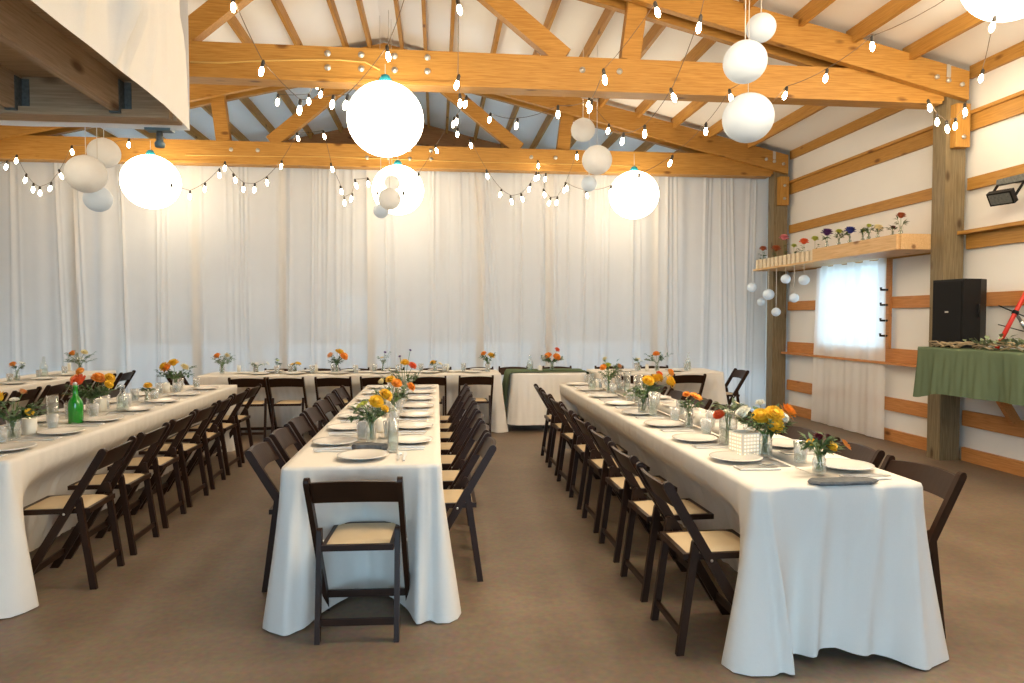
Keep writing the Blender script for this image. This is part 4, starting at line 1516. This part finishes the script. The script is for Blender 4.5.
# seven little lanterns hanging under the ledge
for px, py, r, lab in ((804, 280, .072, 'tiny white lantern under the ledge, closest to the window curtain'), (794, 298, .066, 'tiny white lantern, hanging low beside the window curtain'), (785.7, 279, .068, 'tiny white lantern high under the ledge, before the post'),
                       (776, 312, .066, 'tiny white lantern, lowest of those under the ledge'), (768.5, 294.5, .085, 'roundest tiny white lantern under the ledge, left of the post'), (761, 302, .06, 'pale tiny lantern half hidden under the ledge end'), (752, 287.5, .075, 'faint tiny lantern under the far tip of the ledge, against the drapes')):
    p = at_x(px, py, SX + .05) if px > 760 else at_y(px, py, 10.2)
    lantern(p, r, lab, False, 'tiny lanterns under the wall ledge', 2.235, True)

# window curtain of voile, gathered on a rod below the ledge
rows = []
for i in range(25):
    u = i / 24
    z = 2.225 - 2.215 * u
    row = []
    for j in range(71):
        v = j / 70
        y = 7.86 + (1.52 + .10 * u) * v
        row.append((XR_ - .075 + (.018 * math.sin(v * 60) * (.35 + .65 * math.exp(-u * 4)) + .012 * math.sin(v * 23 + u)), y, z + (.012 * math.sin(v * 30) if i == 0 else 0)))
    rows.append(row)
tag(MB().grid(rows).build('window_curtain', 'sheer'), 'sheer white floor-length curtain over the bright window', 'curtain')
for k in range(4):
    z = (1.845, 1.66, 1.47, 1.285)[k]
    o = MB().tube([(XR_ - .033, wy0 - .09, z), (XR_ - .12, wy0 - .09, z), (XR_ - .12, wy0 - .09, z + .03)], .014, 6).build('wall_hook', 'black')
    tag(o, 'small black hook on the window stud, %s from the top' % ORD[k], 'hook', 'black hooks beside the window')

# ================================================================ COUNTER, SPEAKER, STAGE LIGHTS
CX0, CX1, CY0, CY1, CZ = 4.87, 5.25, 4.1, 6.62, 1.21
t = thing('serving_counter', 'timber counter bracketed to the wall under the green cloth', 'counter', (0, 0, 0))
MB().box(CX0 + .005, 5.385, CY0 + .01, CY1 - .10, CZ - .05, CZ - .012).build('countertop', 'ledge', t)
for y in (6.0, 4.5):
    MB().bar((XR_ - .01, y, .50), (5.05, y, CZ - .055), .05, .09).build('brace', 'girt', t)
cloth('green gauze cloth draped over the wall counter below the speaker', CX0 - .01, 5.40, CY0, CY1 - .08, top=CZ, flare=.05, hem=(.70, .77), rad=.03, mat='green_cloth', seed=31, ripple=.026, step=.012, name='counter_cloth', cat='cloth', cw=.1)
# speaker
t = thing('loudspeaker', 'black loudspeaker cabinet standing on the green-covered counter', 'speaker', (5.13, 6.27, CZ + .003), math.radians(-84))
H_ = .66
prof = [(-.18, -.17), (.18, -.17), (.18, .03), (.11, .17), (-.11, .17), (-.18, .03)]
MB().prism(prof, H_, 'z', H_ / 2 + .004).build('cabinet', 'black', t)
MB().box(-.165, .165, -.178, -.1705, .03, H_ - .02).build('grille', 'black_mesh', t)
MB().box(-.02, .02, -.181, -.1785, .34, .355).build('badge', 'bolt', t)
m_ = MB()
m_.tube([(.18, .0, .30), (.194, .0, .30), (.194, .0, .42), (.18, .0, .42)], .008, 6)
m_.build('handle', 'black', t)
tag(MB().tube([(5.30, 6.02, 1.62), (5.36, 5.8, 1.52), (5.38, 5.5, 1.42), (5.38, 5.0, 1.36), (5.38, 4.5, 1.32), (5.38, 4.3, 1.225)], .006, 5).build('speaker_cable', 'black'), 'thin black cable sagging from the speaker along the wall', 'cable')
tag(MB().tube([(5.30, 6.02, 1.44), (5.36, 5.8, 1.38), (5.40, 5.5, 1.33), (5.40, 5.1, 1.32), (5.40, 4.6, 1.23)], .005, 5).build('speaker_cable', 'black'), 'lower black cable leaving the speaker near the red pole', 'cable')
# red pole with a clamp
t = thing('red_pole', 'slanting red metal pole with a black collar behind the counter greens', 'pole', (0, 0, 0))
a, b = at_y(999, 342, 5.86), at_y(1024, 296, 5.86)
a = V((a.x - .02, a.y, CZ + .012))
d = (b - a)
b2 = a + d * 1.55
MB().tube([a, b2], .020, 12).build('tube', 'red', t)
c_ = a + d * .68
MB().tube([c_ - d * .03, c_ + d * .03], .027, 12).build('collar', 'black', t)
MB().tube([c_, c_ + V((.12, 0, -.16))], .014, 8).build('stay', 'hanger', t)
MB().tube([c_ + V((.06, 0, -.08)), c_ + V((.12, 0, -.16))], .02, 8).build('stay_sleeve', 'steel', t)
# greens on the counter edge
rr = random.Random(5)
lf, st = MB(), MB()
for k in range(44):
    y = rr.uniform(4.3, 6.40)
    x = rr.uniform(4.89, 5.02)
    L = rr.uniform(.2, .42) * (1 if rr.random() < .5 else -1)
    if not 4.2 < y + L < 6.5:
        L = -L
    p0 = V((x, y, CZ + .012))
    p1 = p0 + V((rr.uniform(-.06, .05), L, rr.uniform(.01, .07)))
    p1.x = min(max(p1.x, 4.88), 5.05)
    if max(y, y + L) > 5.95:
        p0.x, p1.x = 4.885, 4.895
    st.tube([p0, p0.lerp(p1, .5) + V((0, 0, .03)), p1], .006, 4)
    if 5.2 < y < 5.95:
        for q in range(9):
            leafy(lf, p0.lerp(p1, rr.random()) + V((0, 0, rr.uniform(.01, .05))), V((rr.uniform(-1, 1), rr.uniform(-1, 1), rr.uniform(.1, 1.0))), rr.uniform(.05, .085), rr.uniform(.014, .024), rr)
t = thing('greenery_garland', 'dried stalks and eucalyptus laid along the edge of the green counter cloth', 'garland', (0, 0, 0))
st.build('stalks', 'dry', t)
lf.build('leaves', 'leaf_grey', t)
# stage lights
t = thing('mounted_stage_lights', 'black bar of small stage lights bracketed high on the wall', 'stage lights', (0, 0, 0))
br = MB().box(5.36, 5.40, 4.7, 6.15, 2.77, 2.83)
br.box(5.40, XR_, 6.0, 6.05, 2.78, 2.82)
br.box(5.40, XR_, 5.1, 5.15, 2.78, 2.82)
br.build('bar', 'hanger', t)
for k, y in enumerate((5.98, 5.5, 5.0)):
    c = V((5.27, y, 2.63))
    n = V((-.80, -.25, -.55)).normalized()
    a = n.cross(V((0, 0, 1))).normalized()
    h = MB().bar(c - n * .035, c + n * .025, .22, .13, (0, 0, 1)).build('lamp_housing', 'black', t)
    fins = MB()
    for q in range(6):
        fins.bar(c - n * .06 + a * (-.09 + q * .036), c - n * .036 + a * (-.09 + q * .036), .006, .11, (0, 0, 1))
    fins.build('cooling_fins', 'black', h)
    MB().bar(c + n * .0255, c + n * .028, .19, .10, (0, 0, 1)).build('lens', 'hanger', h)
    yk = MB()
    for sg in (-1, 1):
        yk.bar(c + a * (sg * .118), V((5.36, y, 2.765)) + a * (sg * .118), .006, .025)
    yk.bar(V((5.36, y, 2.765)) - a * .12, V((5.36, y, 2.765)) + a * .12, .03, .006)
    yk.build('yoke', 'black', h)

# ================================================================ LIGHT
wd = bpy.data.worlds.new('sky')
sc.world = wd
wd.use_nodes = True
bg = wd.node_tree.nodes['Background']
bg.inputs['Color'].default_value = (.47, .75, 1.0, 1)
bg.inputs['Strength'].default_value = 6.0

# glow of the lit lanterns comes from their own shades; the bulbs add sparkle
sc.view_settings.view_transform = 'Standard'
sc.view_settings.look = 'None'
sc.view_settings.gamma = 1
sc.view_settings.use_curve_mapping = False
sc.view_settings.exposure = 0.30
cy = sc.cycles
cy.use_denoising = True
cy.max_bounces = 8
cy.diffuse_bounces = 4
cy.glossy_bounces = 3
cy.transparent_max_bounces = 24
cy.transmission_bounces = 6
cy.caustics_reflective = False
cy.caustics_refractive = False
cy.sample_clamp_indirect = 6

for l, v in LABELS.items():
    if len(v) > 1:
        print('DUPLICATE LABEL', l, len(v))
